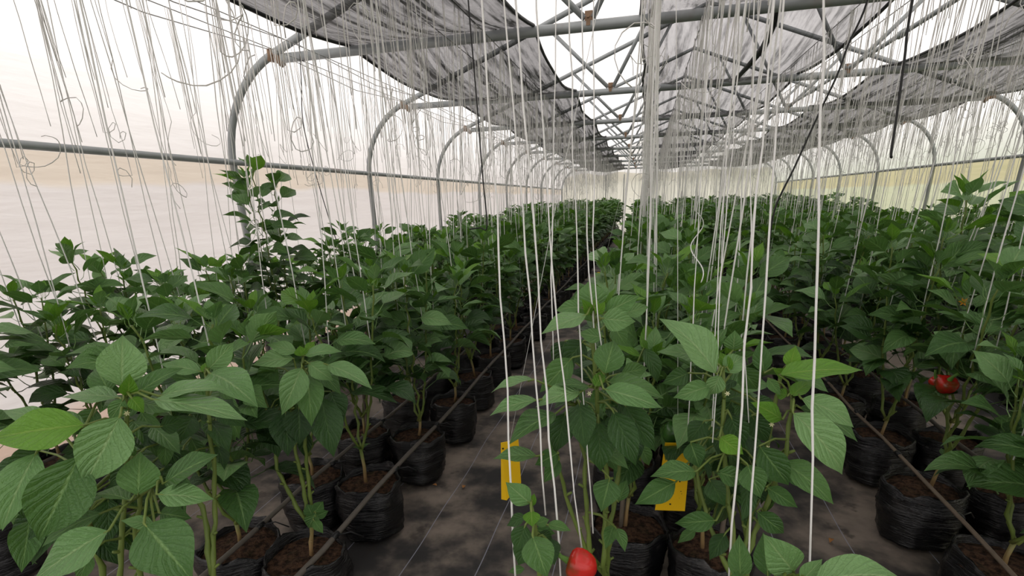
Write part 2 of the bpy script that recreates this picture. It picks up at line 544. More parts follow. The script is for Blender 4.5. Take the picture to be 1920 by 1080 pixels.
shade_net(-2.42, -.88, 'grey shade net strip over the left plants, resting on the trusses', 1)
shade_net(-.10, 1.56, 'grey shade net strip along the middle of the roof, resting on the trusses', 2, 'net_thin')
shade_net(2.36, 4.55, 'grey shade net strip over the right plants, near the right eave', 3)
# loose end of the middle net hanging by the end wall
mb = MB(); v = []
for j in range(9):
    for i in range(7):
        t_ = j / 8
        v.append((.05 + (.42 - .26 * t_) * i / 6, YE - .35 + .06 * math.sin(i * 2.1 + j), 2.72 - 1.12 * t_ - .08 * abs(i - 3) * t_))
mb.add(v, [(j * 7 + i, j * 7 + i + 1, j * 7 + i + 8, j * 7 + i + 7) for j in range(8) for i in range(6)])
tag(link('net_end', mb.mesh('net_end', M['net'])), 'dark loose end of shade net hanging down before the end wall', 'net')
# black strap lying slack under the middle net
pts = [at_y(1462, 8, 4.60), at_y(1449, 50, 4.95), at_y(1432, 88, 5.4), at_y(1408, 118, 5.95), at_y(1385, 143, 6.6), at_y(1372, 152, 7.0)]
mb = MB(); mb.tube(pts, [.018, .024, .03, .026, .022, .016], 6)
tag(link('net_strap', mb.mesh('strap', M['hem'])), 'bunched black strap sagging under the middle shade net', 'strap')

# ------------------------------------------------------------------ leaves
PROF_LEAF = [(0, .03), (.05, .26), (.12, .56), (.2, .80), (.3, .97), (.4, 1.0), (.5, .95), (.6, .82), (.7, .63), (.8, .41), (.88, .22), (.95, .08), (1.0, .0)]
def leaf_w(t):
    for (a, b), (c, d) in zip(PROF_LEAF, PROF_LEAF[1:]):
        if t <= c: return b + (d - b) * (t - a) / (c - a)
    return 0.0

def leaf_geo(ratio, bend, fold, n, m, petiole, seed, pet_r=.011):
    """unit-long blade along +Y from the origin, the petiole behind it; upper side +Z. Returns verts, faces, uvs, tip"""
    r = random.Random(seed)
    V = []; F = []; UVS = []
    ph = r.uniform(0, 6)
    y = 0.0; z = 0.0; ang = bend * .35
    pts = []
    for i in range(n + 1):
        pts.append((y, z, ang))
        st = 1.0 / n
        ang = bend * .35 - bend * ((i + 1) / n) ** 1.2
        y += st * math.cos(ang); z += st * math.sin(ang)
    for i, (py, pz, a) in enumerate(pts):
        t = i / n
        hw = ratio * .5 * leaf_w(t)
        for j in range(2 * m + 1):
            s = (j - m) / m
            up = abs(s) * hw * fold + .060 * ratio * math.sin(t * 9 + ph + (1.7 if s > 0 else 0)) * abs(s) ** 2 * leaf_w(t)
            side = s * hw
            V.append((side, py - up * math.sin(a), pz + up * math.cos(a)))
            UVS.append((.5 + s * .5, t))
    k = 2 * m + 1
    for i in range(n):
        for j in range(2 * m):
            F.append((i * k + j, i * k + j + 1, (i + 1) * k + j + 1, (i + 1) * k + j))
    tip = Vector((0, pts[-1][0], pts[-1][1]))
    if petiole > 0:
        mb = MB()
        a0 = bend * .35
        mb.tube([(0, -petiole * math.cos(a0) * .98, -petiole * (math.sin(a0) + .25)), (0, -petiole * .5, -petiole * .30 * (1 + a0)), (0, .02, .006)], [pet_r * 1.2, pet_r, pet_r * .7], 4, False)
        o = len(V)
        V += mb.v; F += [tuple(q + o for q in f) for f in mb.f]; UVS += [(.5, .3)] * len(mb.v)
    return V, F, UVS, tip

def leaf_mesh(mat, *a):
    V, F, UVS, tip = leaf_geo(*a)
    mb = MB(); mb.add(V, F, UVS)
    return mb.mesh('leaf', M[mat], True, True), tip

BENDS = (.35, .75, 1.15, 1.6)
LEAF = {}      # (material, shape index) -> mesh
for mt in ('leaf', 'leaf_dark', 'leaf_young', 'leaf_pale'):
    for k in range(8):
        b = BENDS[k % 4] * (.7 if mt == 'leaf_young' else 1)
        LEAF[mt, k] = leaf_mesh(mt, (.56, .66)[k // 4] if mt != 'leaf_young' else (.48, .58)[k // 4], b, .22 if k % 2 else .34, 8, 2, .36, k * 7 + 1)
HAND = {}      # finer blades without petiole for the plants close to the camera
for mt in ('leaf', 'leaf_dark', 'leaf_young', 'leaf_pale'):
    for k in range(5):
        HAND[mt, k] = leaf_mesh(mt, .50, (.25, .5, .8, .4, .65)[k], (.18, .26, .3, .1, .34)[k], 14, 4, 0, k * 11 + 3)
LOW = {}
for k in range(4): LOW[k] = leaf_geo(.62, BENDS[k], .28, 5, 1, .30, k, .014)
FAR = {}
for k in range(4): FAR[k] = leaf_geo(.66, BENDS[k], .2, 3, 1, 0, k)

# ------------------------------------------------------------------ bags and soil
BAG = []; SOIL = []
for k in range(4):
    r = random.Random(50 + k)
    mb = MB(); n = 32
    rings = [(.05, .002), (.118, .004)] + [(.137 + .014 * math.sin(PI * min(1, (z - .015) / .16) / 2) - .004 * max(0, z - .2) / .07, z) for z in [.015 + .0092 * q for q in range(27)]] + [(.149, .270), (.143, .276), (.138, .262), (.136, .230)]
    v = []
    ph = [r.uniform(0, 6) for _ in range(6)]
    for ri, (rad, z) in enumerate(rings):
        for i in range(n):
            q = 2 * PI * i / n
            wv = .006 * math.sin(3 * q + ph[0] + z * 9) + .004 * math.sin(7 * q + ph[1] - z * 14) + .003 * math.sin(11 * q + ph[2] + z * 60)
            dz = 0
            if ri >= len(rings) - 5: dz = .012 * math.sin(2 * q + ph[3]) + .009 * math.sin(5 * q + ph[4]) + .006 * math.sin(9 * q + ph[5])
            elif ri == len(rings) - 6: dz = .006 * math.sin(2 * q + ph[3])
            bul = 0
            if 2 < ri < len(rings) - 4:
                w1 = mnoise.noise(Vector((math.cos(q) * 2.0 + k * 3, math.sin(q) * 2.0, z * 75 + ph[1])))
                w2 = mnoise.noise(Vector((math.cos(q) * 1.2, math.sin(q) * 1.2 + k * 3, z * 22)))
                bul = .0075 * (.5 - abs(w1)) * (1 if w2 > -.15 else .3) + .006 * w2
            rr = rad + wv + bul
            v.append((rr * math.cos(q), rr * math.sin(q), z + dz))
    f = [(j * n + i, j * n + (i + 1) % n, (j + 1) * n + (i + 1) % n, (j + 1) * n + i) for j in range(len(rings) - 1) for i in range(n)]
    f.append(tuple(range(n - 1, -1, -1)))
    mb.add(v, f)
    BAG.append(mb.mesh('grow_bag', M['bag']))
    mb = MB(); v = []; f = []
    for a in range(6):
        for i in range(20):
            q = 2 * PI * i / 20; rr = .142 * (a + .35) / 5.35
            v.append((rr * math.cos(q), rr * math.sin(q), .238 + .010 * mnoise.noise(Vector((rr * math.cos(q) * 26 + k * 5, rr * math.sin(q) * 26, k))) + .012 * (1 - a / 5)))
    f = [(a * 20 + i, a * 20 + (i + 1) % 20, (a + 1) * 20 + (i + 1) % 20, (a + 1) * 20 + i) for a in range(5) for i in range(20)]
    f.append(tuple(range(19, -1, -1)))
    mb.add(v, f); SOIL.append(mb.mesh('soil', M['soil']))

# ------------------------------------------------------------------ fruit and flowers
def pepper_mesh(mat, r, h, lobes=4):
    mb = MB(); n = 24; v = []
    prof = [(.0, .0), (.35, -.02), (.7, .02), (.93, .14), (1.0, .32), (.97, .52), (.86, .72), (.68, .88), (.42, .97), (.15, .94), (0.02, .90)]
    for pr, pz in prof:
        for i in range(n):
            q = 2 * PI * i / n
            k = 1 - .10 * (abs(math.sin(q * lobes / 2)) ** .5 < .55)
            k = .90 + .10 * abs(math.sin(q * lobes / 2)) ** .6
            v.append((pr * r * k * math.cos(q), pr * r * k * math.sin(q), -pz * h + (.0 if pr > .3 else -.1 * h)))
    f = [(j * n + i, j * n + (i + 1) % n, (j + 1) * n + (i + 1) % n, (j + 1) * n + i) for j in range(len(prof) - 1) for i in range(n)]
    mb.add(v, f)
    return mb.mesh('pepper', M[mat])
PEP_RED = pepper_mesh('red', .040, .066)
PEP_GREEN = pepper_mesh('green', .034, .062)
mb = MB(); mb.tube([(0, 0, -.010), (0, 0, .0), (.004, 0, .02), (.014, 0, .038)], [.016, .009, .0055, .006], 8); STALK = mb.mesh('stalk', M['stalk'])

def add_pepper(plant, pos, me, rot, label, s=1.0):
    o = link('pepper', me, plant)
    o.matrix_local = plant.matrix_basis.inverted() @ (Matrix.Translation(pos) @ rot.to_matrix().to_4x4() @ Matrix.Scale(s, 4))
    o['label'] = label
    st = link('stalk', STALK, o)
    return o

mb = MB()
for k in range(6):
    q = k * PI / 3
    mb.add([(0, 0, 0), (.008 * math.cos(q - .4), .008 * math.sin(q - .4), .003), (.015 * math.cos(q), .015 * math.sin(q), .001), (.008 * math.cos(q + .4), .008 * math.sin(q + .4), .003)], [(0, 1, 2, 3)])
mb.tube([(0, 0, .0), (0, 0, .006)], .004, 6)
FLOW = mb.mesh('flower', M['flower']); FLOW_O = FLOW.copy(); FLOW_O.materials[0] = M['orange']

# ------------------------------------------------------------------ pepper plants: shapes grown from a seed
def rot_z_to(dirv, upish):
    """rotation whose +Y runs along dirv and whose +Z is as near to upish as it can be"""
    y = dirv.normalized()
    x = y.cross(upish)
    if x.length < 1e-4: x = y.cross(Vector((1, .3, .2)))
    x.normalize(); z = x.cross(y)
    return Matrix((x, y, z)).transposed()

def grow(seed, H, branches, spread=.13, bare=.56, thick=.82, lf=1.36, top=1.22):
    """a plant in a bag, origin at the foot of the bag. Returns (stem shape, stem tips, leaves [(kind, k, matrix)])"""
    r = random.Random(seed)
    mb = MB(); leaves = []; tips = []
    zf = r.uniform(.34, .42)
    base = Vector((r.uniform(-.025, .025), r.uniform(-.025, .025), .235))
    fork = base + Vector((r.uniform(-.02, .02), r.uniform(-.02, .02), zf - .235))
    mb.tube([base, (base + fork) / 2 + Vector((.005, 0, 0)), fork], [.0115 * thick, .0095 * thick, .010 * thick], 7)
    az0 = r.uniform(0, 6.28)
    for b in range(branches):
        az = az0 + b * 2 * PI / branches + r.uniform(-.4, .4)
        hb = H * r.uniform(.88, 1.0) if b else H
        out = spread * r.uniform(.7, 1.25)
        n = max(6, int((hb - zf) / .055))
        pts = []; rad = []
        for i in range(n + 1):
            t = i / n
            z = zf + (hb - zf) * t
            ro = out * (t ** .6)
            zig = .008 * (1 if i % 2 else -1) * (1 - .4 * t)
            p = fork + Vector((math.cos(az) * ro - math.sin(az) * zig + r.uniform(-.006, .006), math.sin(az) * ro + math.cos(az) * zig + r.uniform(-.006, .006), z - zf))
            if i: 
                pts.append((pts[-1] + p) / 2); rad.append((.0076 - .0036 * t) * thick)
            pts.append(p); rad.append((.0100 - .0046 * t) * thick)
        mb.tube(pts, rad, 6)
        tips.append(pts[-1])
        nodes = pts[0::2]
        for i, p in enumerate(nodes):
            z = p.z
            t = (z - bare) / max(.1, hb - bare)
            if z < bare:
                if 1 <= i and r.random() < .30:   # pruned leaf stub on the bare stem
                    q = r.uniform(0, 6.28)
                    mb.tube([p, p + Vector((.016 * math.cos(q), .016 * math.sin(q), .01))], [.005, .0035], 5)
                if z < .5 and r.random() < .10:
                    for _ in range(2):
                        q = r.uniform(0, 6.28); d = Vector((math.cos(q), math.sin(q), .5))
                        leaves.append(('leaf', r.randrange(8), Matrix.Translation(p) @ (rot_z_to(d, Vector((0, 0, 1))).to_4x4()), .05, p))
                continue
            q = az + i * 2.4 + r.uniform(-.5, .5)
            for rep in range(2 if r.random() < (.85 if t < .8 else .75) else 1):
                q += rep * 2.6
                if t < .80:
                    L = r.uniform(.115, .165) * (1.0 - .12 * t) * lf
                    el = r.uniform(-.30, .45) + .25 * t
                    k = r.choice((1, 2, 2, 3, 3, 5, 6, 6, 7)) if t < .5 else r.choice((0, 1, 1, 2, 4, 5, 6))
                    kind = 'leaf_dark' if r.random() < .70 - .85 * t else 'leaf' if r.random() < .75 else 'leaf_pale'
                    pl = r.uniform(.5, .95)
                else:
                    L = r.uniform(.085, .14) * (1.1 - .30 * t) * lf * top
                    el = r.uniform(.15, .8)
                    k = r.choice((0, 0, 1, 4, 5))
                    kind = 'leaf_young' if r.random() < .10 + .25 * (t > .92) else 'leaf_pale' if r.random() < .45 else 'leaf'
                    pl = .45
                d = Vector((math.cos(q) * math.cos(el), math.sin(q) * math.cos(el), math.sin(el)))
                tl = r.gauss(0, .45)
                base_p = p + d * (.36 * L) + Vector((0, 0, .25 * .36 * L))
                leaves.append((kind, k, Matrix.Translation(base_p) @ rot_z_to(d, Vector((-math.sin(q) * tl + r.uniform(-.2, .2), math.cos(q) * tl + r.uniform(-.2, .2), 1))).to_4x4(), L, p))
        for j in range(6):       # the growing tip
            q = j * 1.3 + az; el = r.uniform(.75, 1.25)
            L = r.uniform(.045, .085) * top
            d = Vector((math.cos(q) * math.cos(el), math.sin(q) * math.cos(el), math.sin(el)))
            leaves.append(('leaf_young' if j % 2 else 'leaf_pale', r.choice((0, 1, 4)), Matrix.Translation(tips[-1] + d * .36 * L) @ rot_z_to(d, Vector((0, 0, 1))).to_4x4(), L, tips[-1]))
    return mb, tips, leaves

def joined(leaves, geo, name, tint_seed):
    """all the leaves of one plant as three meshes' worth of faces in one foliage mesh with two materials"""
    V = []; F = []; UVS = []; T = []; MI = []
    r = random.Random(tint_seed)
    order = {'leaf': 0, 'leaf_dark': 1, 'leaf_young': 2, 'leaf_pale': 3}
    for kind, k, mt, L, _p in leaves:
        gv, gf, gu, _ = geo[k % 4]
        o = len(V); mm = mt @ Matrix.Scale(L, 4)
        V += [mm @ Vector(q) for q in gv]; F += [tuple(i + o for i in f) for f in gf]; UVS += gu
        T += [r.random()] * len(gv); MI += [order[kind]] * len(gf)
    m = bpy.data.meshes.new(name)
    m.from_pydata(V, [], F)
    l = m.uv_layers.new(name='UVMap')
    idx = np.empty(len(m.loops), dtype=np.int32); m.loops.foreach_get('vertex_index', idx)
    l.data.foreach_set('uv', np.array(UVS, dtype=np.float32)[idx].ravel())
    a = m.attributes.new('tint', 'FLOAT', 'POINT'); a.data.foreach_set('value', T)
    m.polygons.foreach_set('use_smooth', [True] * len(m.polygons))
    for q in ('leaf', 'leaf_dark', 'leaf_young', 'leaf_pale'): m.materials.append(M[q])
    m.polygons.foreach_set('material_index', MI)
    m.update()
    return m

def make_kind(seed, H, br, **kw):
    smb, tips, leaves = grow(seed, H, br, **kw)
    return dict(stem=smb.mesh('stem', M['stem']), tips=tips, leaves=leaves, H=H,
                low=joined(leaves, LOW, 'foliage', seed), far=joined(leaves, FAR, 'foliage', seed))
KINDS = [make_kind(11, 1.14, 3), make_kind(12, 1.22, 4), make_kind(13, 1.05, 3, spread=.15), make_kind(14, 1.28, 3), make_kind(15, 1.18, 3, bare=.66), make_kind(16, 1.10, 4, spread=.16)]
TALL = make_kind(21, 1.44, 4, spread=.20, bare=.72, top=1.35)
TALL2 = make_kind(22, 1.84, 3, spread=.10, bare=.62)

# ------------------------------------------------------------------ rows
ROWS = {   # row: x, first y, phrase
    'L4': (-2.98, .80, 'row beside the left film wall'),
    'L3': (-2.66, .80, 'second row from left film wall'),
    'L2': (-1.50, .87, 'row behind the left aisle row'),
    'L1': (-1.18, .87, 'row on left edge of left aisle'),
    'C1': (-.01, 1.30, 'left row of the middle pair'),
    'C2': (.305, 1.20, 'right row of the middle pair'),
    'R1': (1.28, 1.32, 'row on right edge of right aisle'),
    'R2': (1.61, 1.34, 'row behind the right aisle row'),
    'R3': (2.72, 3.20, 'first row of second pair on right'),
    'R4': (3.03, 3.20, 'second row of second pair on right'),
    'R5': (4.15, 5.00, 'first row by the right film wall'),
    'R6': (4.46, 5.00, 'last row beside the right film wall')}
STEP = .535
NEAR, INDIV, FARY = 8.5, 12.6, 24.6
PLANTS = {}     # (row, index) -> (empty, kind, yaw)
def place_plant(row, idx, x, y, kd, yaw, lod, label, group, scale=1.0):
    root = thing('pepper_plant', (x, y, 0), label, 'plant', group)
    rz = Matrix.Rotation(yaw, 4, 'Z')
    bz = Matrix.Rotation(yaw * 1.7, 4, 'Z')
    k = (idx * 7 + ord(row[1]) * 3 + ord(row[0])) % 4
    link('grow_bag', BAG[k], root, bz)
    link('soil', SOIL[k], root, bz)
    sc = Matrix.Diagonal((1, 1, scale, 1)) if scale != 1 else Matrix.Identity(4)
    link('stem', kd['stem'], root, rz @ sc)
    if lod == 0:
        for kind, kk, mt, L, p in kd['leaves']:
            o = link('leaf', LEAF[kind, kk][0], root)
            o.matrix_local = rz @ sc @ mt @ Matrix.Scale(L, 4)
    else:
        o = link('foliage', kd['low' if lod == 1 else 'far'], root, rz @ sc)
        o['kind'] = 'stuff'
    PLANTS[row, idx] = (root, kd, yaw, scale)
    return root

def in_view(x, y, z, margin=200):
    p = Vector((x, y, z - CAMZ)); d = p.dot(_F)
    if d < .2: return False
    u = 960 + FOC * p.dot(_R) / d; v_ = 720 - FOC * p.dot(_U) / d
    return -margin - 160 / d < u < 1920 + margin + 160 / d and -300 < v_ < 1080 + 160 + 150 / d

HANDMADE = {('L2', 0), ('L1', 0), ('L1', 1), ('C1', 0), ('C2', 0)}
FIXED = {('L3', 5): ('tall2', 'tall leggy pepper plant standing far above its neighbours by the left wall'),
         ('R2', 3): ('tall', 'tall pepper plant with big leaves rising above the right rows')}
far_list = []
for row, (x0, y0, phrase) in ROWS.items():
    n = int((FARY - y0) / STEP) + 1
    for i in range(n):
        y = y0 + STEP * i + U(-.02, .02); x = x0 + U(-.025, .025)
        if (row, i) in HANDMADE: continue
        if row == 'L3' and i == 5: y = 3.38; x = -2.62
        if not (in_view(x, y, .2) or in_view(x, y, 1.1)): continue
        kd = KINDS[(i * 5 + ord(row[0]) + ord(row[1]) * 2) % 6]
        yaw = U(0, 6.28); sc = U(.93, 1.06)
        fx = FIXED.get((row, i))
        if y > INDIV:
            far_list.append((x, y, kd, yaw, sc * 1.04)); continue
        if fx:
            kd = TALL if fx[0] == 'tall' else TALL2; lab = fx[1]; sc = 1.0
        else:
            look = ('leafy', 'bushy', 'low', 'tall-stemmed', 'slender', 'dense')[KINDS.index(kd)]
            lab = '%s bagged pepper plant, %s in %s' % (look, ORD[i], phrase)
        if row in ('L3', 'L4'): sc *= .95
        if row in ('R3', 'R4', 'R5', 'R6') : sc *= .93
        place_plant(row, i, x, y, kd, yaw, 0 if y < NEAR else 1, lab, 'pepper plants in the ' + phrase, sc)

# the rest of the crop towards the end wall, too small to tell apart
def far_crop():
    V = []; F = []; UV = []; MI = []; T = []
    for x, y, kd, yaw, sc in far_list:
        me = kd['far']
        mm = np.array(Matrix.Translation((x, y, 0)) @ Matrix.Rotation(yaw, 4, 'Z') @ Matrix.Diagonal((1.25, 1.25, sc, 1)))
        nv = len(me.vertices); co = np.empty(nv * 3, dtype=np.float32); me.vertices.foreach_get('co', co)
        co = co.reshape(-1, 3) @ mm[:3, :3].T + mm[:3, 3]
        o = sum(len(q) for q in V)
        nl = len(me.loops); vi = np.empty(nl, dtype=np.int32); me.loops.foreach_get('vertex_index', vi)
        uv = np.empty(nl * 2, dtype=np.float32); me.uv_layers[0].data.foreach_get('uv', uv)
        tn = np.empty(nv, dtype=np.float32); me.attributes['tint'].data.foreach_get('value', tn)
        mi = np.empty(len(me.polygons), dtype=np.int32); me.polygons.foreach_get('material_index', mi)
        V.append(co); F.append(vi.reshape(-1, 4) + o); UV.append(uv); T.append((tn + rng.random()) % 1); MI.append(mi)
    V = np.concatenate(V); F = np.concatenate(F)
    m = bpy.data.meshes.new('distant_crop')
    m.vertices.add(len(V)); m.vertices.foreach_set('co', V.astype(np.float32).ravel())
    m.loops.add(F.size); m.loops.foreach_set('vertex_index', F.astype(np.int32).ravel())
    m.polygons.add(len(F)); m.polygons.foreach_set('loop_start', np.arange(0, F.size, 4, dtype=np.int32))
    m.polygons.foreach_set('loop_total', np.full(len(F), 4, dtype=np.int32))
    m.update(calc_edges=True)
    l = m.uv_layers.new(name='UVMap'); l.data.foreach_set('uv', np.concatenate(UV))
    a = m.attributes.new('tint', 'FLOAT', 'POINT'); a.data.foreach_set('value', np.concatenate(T))
    for q in ('leaf', 'leaf_dark', 'leaf_young', 'leaf_pale'): m.materials.append(M[q])
    m.polygons.foreach_set('material_index', np.concatenate(MI))
    m.polygons.foreach_set('use_smooth', [True] * len(F))
    m.update(); m.validate()
    root = link('distant_pepper_crop', m); root['kind'] = 'stuff'
    tag(root, 'far rows of green pepper plants running up to the end wall', 'crop')
    sm = MB()
    for x, y, kd, yaw, sc in far_list:
        sm.tube([(x, y, 0), (x, y, .27)], [.14, .145], 8)
    o = link('grow_bags', sm.mesh('grow_bags', M['bag']), root); o['kind'] = 'stuff'
    sm = MB()
    for x, y, kd, yaw, sc in far_list:
        for tp in kd['tips'][:3]:
            q = Matrix.Rotation(yaw, 3, 'Z') @ tp
            sm.tube([(x, y, .25), (x + q.x * .7, y + q.y * .7, .7), (x + q.x, y + q.y, q.z)], .007, 4, False)
    o = link('stems', sm.mesh('stems', M['stem']), root); o['kind'] = 'stuff'
far_crop()

# ------------------------------------------------------------------ the plants close to the camera, leaf by leaf
CAMP = Vector((0, 0, CAMZ))
def hand_plant(row, idx, loc, label, group, stems, leaves, fill, seed):
    """stems: lists of points; leaves: (base u, v, tip u, v, apparent width, depth, kind, node index or None)"""
    r = random.Random(seed)
    root = thing('pepper_plant', loc, label, 'plant', group)
    L0 = Vector(loc)
    k = seed % 4
    link('grow_bag', BAG[k], root); link('soil', SOIL[k], root)
    mb = MB()
    nodes = []
    for st in stems:
        pts = [Vector(p) - L0 for p in st]
        fine = []; rad = []
        for a, b in zip(pts, pts[1:]):
            n = max(2, int((b - a).length / .03))
            for j in range(n):
                q = a.lerp(b, j / n)
                fine.append(q + Vector((r.uniform(-.003, .003), r.uniform(-.003, .003), 0)))
        fine.append(pts[-1])
        for j in range(len(fine)):
            t = j / (len(fine) - 1)
            rad.append((.0095 - .0045 * t) * (1.0 if j % 2 == 0 else .76))
        mb.tube(fine, rad, 8)
        nodes += fine[2:]
        for q in fine[2::3]:
            a = r.uniform(0, 6.28)
            mb.tube([q, q + Vector((.017 * math.cos(a), .017 * math.sin(a), .012))], [.005, .0035], 5)
    def put(B, T, wpx, kind, hk=None, pet=True):
        a = T - B; ln = a.length
        vdir = (CAMP - (B + T) / 2).normalized()
        vp = (vdir - a * (vdir.dot(a) / (ln * ln))).normalized()
        sd = a.normalized().cross(vp)
        dmid = depth_of((B + T) / 2)
        app = wpx * dmid / FOC
        rat = .50
        perp = ln
        ca = min(1.0, app / (rat * perp))
        wsc = max(1.0, app / (rat * perp))
        sa = math.sqrt(max(0, 1 - ca * ca))
        n1 = vp * ca + sd * sa; n2 = vp * ca - sd * sa
        nrm = n1 if n1.z > n2.z else n2
        hk = r.randrange(5) if hk is None else hk
        me, tip = HAND[kind, hk]
        # local frame of the mesh: base at the origin, chord towards tip, up +Z
        lc = tip.normalized(); lx = Vector((1, 0, 0)); lz = lx.cross(lc)
        loc3 = Matrix((lx, lc, lz)).transposed()
        x = a.normalized().cross(nrm).normalized(); z = x.cross(a.normalized())
        wor = Matrix((x, a.normalized(), z)).transposed()
        s = ln / tip.length
        rotm = wor @ Matrix.Diagonal((wsc, 1, 1)) @ loc3.inverted()
        o = link('leaf', me, root)
        o.matrix_local = Matrix.Translation(B - L0) @ rotm.to_4x4() @ Matrix.Scale(s, 4)
        if pet:
            bl = B - L0
            nd = min(nodes, key=lambda q: (q - bl).length + .6 * max(0, q.z - bl.z))
            mid = (nd + bl) / 2 + Vector((0, 0, .012))
            fw = a.normalized() * min(.02, ln * .12)
            if (nd - bl).length < .24:
                mb.tube([nd, mid, bl - fw * .2, bl + fw], [.0034, .0028, .0026, .0016], 5, False)
    for (bu, bv, tu, tv, wp, d, kind) in leaves:
        dd = r.uniform(-.035, .035) - .03 * ((tv - bv) > 40)
        put(at(bu, bv, d), at(tu, tv, d + dd), wp, kind)
    for (cu, cv, su, sv, d, n, kinds, lpx) in fill:
        for _ in range(n):
            u = cu + r.gauss(0, su); v_ = cv + r.gauss(0, sv); dep = d + r.uniform(-.06, .14)
            q = r.uniform(0, 6.28); l = lpx * r.uniform(.7, 1.15)
            tu, tv = u + l * math.cos(q) * .8, v_ + l * (abs(math.sin(q)) * .8 + .15)
            put(at(u, v_, dep), at(tu, tv, dep + r.uniform(-.07, .05)), l * r.uniform(.25, .52), r.choice(kinds), pet=r.random() < .7)
    link('stem', mb.mesh('stem', M['stem']), root)
    PLANTS[row, idx] = (root, dict(tips=[], H=1), 0, 1)
    return root

Y_, P_, N_, D_ = 'leaf_young', 'leaf_pale', 'leaf', 'leaf_dark'
d0 = 1.15
fl_loc = (-1.42, .80, 0)
fl = hand_plant('L2', 0, fl_loc, 'big-leaved pepper plant filling the lower left corner of the photo', 'pepper plants in the foreground',
    [[(-1.42, .80, .24), (-1.41, .82, .45), at(222, 1085, 1.22), at(236, 930, 1.19), at(240, 840, 1.17), at(236, 742, d0)],
     [(-1.41, .82, .42), at(196, 1085, 1.27), at(165, 960, 1.22), at(150, 850, 1.19), at(160, 800, 1.16)],
     [(-1.41, .82, .42), at(262, 1085, 1.22), at(252, 1000, 1.18), at(262, 930, 1.13), at(300, 900, 1.12)]],
    [(228, 724, 230, 628, 76, 1.17, P_), (222, 746, 115, 745, 28, 1.18, P_), (250, 745, 345, 690, 32, 1.16, N_), (300, 742, 430, 731, 30, 1.14, P_),
     (288, 749, 465, 789, 44, 1.10, P_), (224, 782, 158, 910, 86, 1.06, P_), (158, 797, -25, 825, 74, 1.05, Y_), (148, 856, 72, 1014, 100, 1.03, N_),
     (68, 850, 4, 996, 66, 1.04, P_), (55, 976, 40, 1074, 52, 1.10, N_), (190, 962, 78, 1026, 36, 1.08, N_), (202, 996, 62, 1090, 66, 1.00, P_),
     (258, 928, 263, 847, 68, 1.08, N_), (308, 906, 409, 852, 46, 1.10, N_), (296, 927, 402, 936, 46, 1.06, P_), (300, 962, 360, 972, 40, 1.10, N_),
     (272, 984, 362, 1090, 104, 1.00, N_), (288, 982, 226, 976, 26, 1.04, P_), (243, 938, 168, 930, 22, 1.08, N_), (168, 1038, 148, 1090, 28, 1.12, N_),
     (232, 748, 205, 790, 30, 1.14, P_), (240, 742, 243, 700, 30, 1.14, Y_), (246, 745, 270, 775, 26, 1.12, Y_), (205, 735, 180, 690, 46, 1.22, N_),
     (262, 756, 330, 770, 34, 1.18, N_), (300, 800, 345, 790, 36, 1.2, D_), (110, 960, 60, 1060, 44, 1.12, D_), (20, 900, -30, 1010, 60, 1.1, N_),
     (160, 800, 60, 790, 40, 1.2, N_), (90, 790, 5, 770, 34, 1.22, P_)],
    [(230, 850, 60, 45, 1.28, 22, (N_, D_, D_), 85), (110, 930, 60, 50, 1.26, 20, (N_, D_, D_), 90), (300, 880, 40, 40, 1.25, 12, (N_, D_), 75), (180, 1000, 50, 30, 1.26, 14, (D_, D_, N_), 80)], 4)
fl2 = hand_plant('L1', 0, (-1.09, .98, 0), 'pepper plant with round pale top leaves, just right of the corner plant', 'pepper plants in the foreground',
    [[(-1.09, .98, .24), at(400, 1085, 1.42), at(402, 960, 1.40), at(400, 860, 1.38), at(386, 702, 1.33)],
     [at(398, 1075, 1.42), at(380, 950, 1.40), at(350, 910, 1.40), at(330, 840, 1.40)]],
    [(391, 692, 438, 642, 40, 1.33, P_), (394, 700, 484, 764, 62, 1.30, P_), (378, 697, 299, 682, 30, 1.34, P_), (386, 700, 384, 680, 16, 1.33, Y_),
     (396, 706, 425, 690, 18, 1.32, P_), (380, 712, 352, 760, 34, 1.34, N_), (372, 722, 330, 740, 30, 1.36, D_), (402, 760, 462, 800, 40, 1.38, D_),
     (392, 790, 430, 850, 40, 1.4, D_), (360, 780, 335, 830, 40, 1.42, D_), (410, 730, 450, 745, 28, 1.4, N_), (365, 712, 318, 706, 24, 1.4, N_)],
    [(385, 780, 32, 36, 1.44, 14, (D_, D_, N_), 62)], 5)
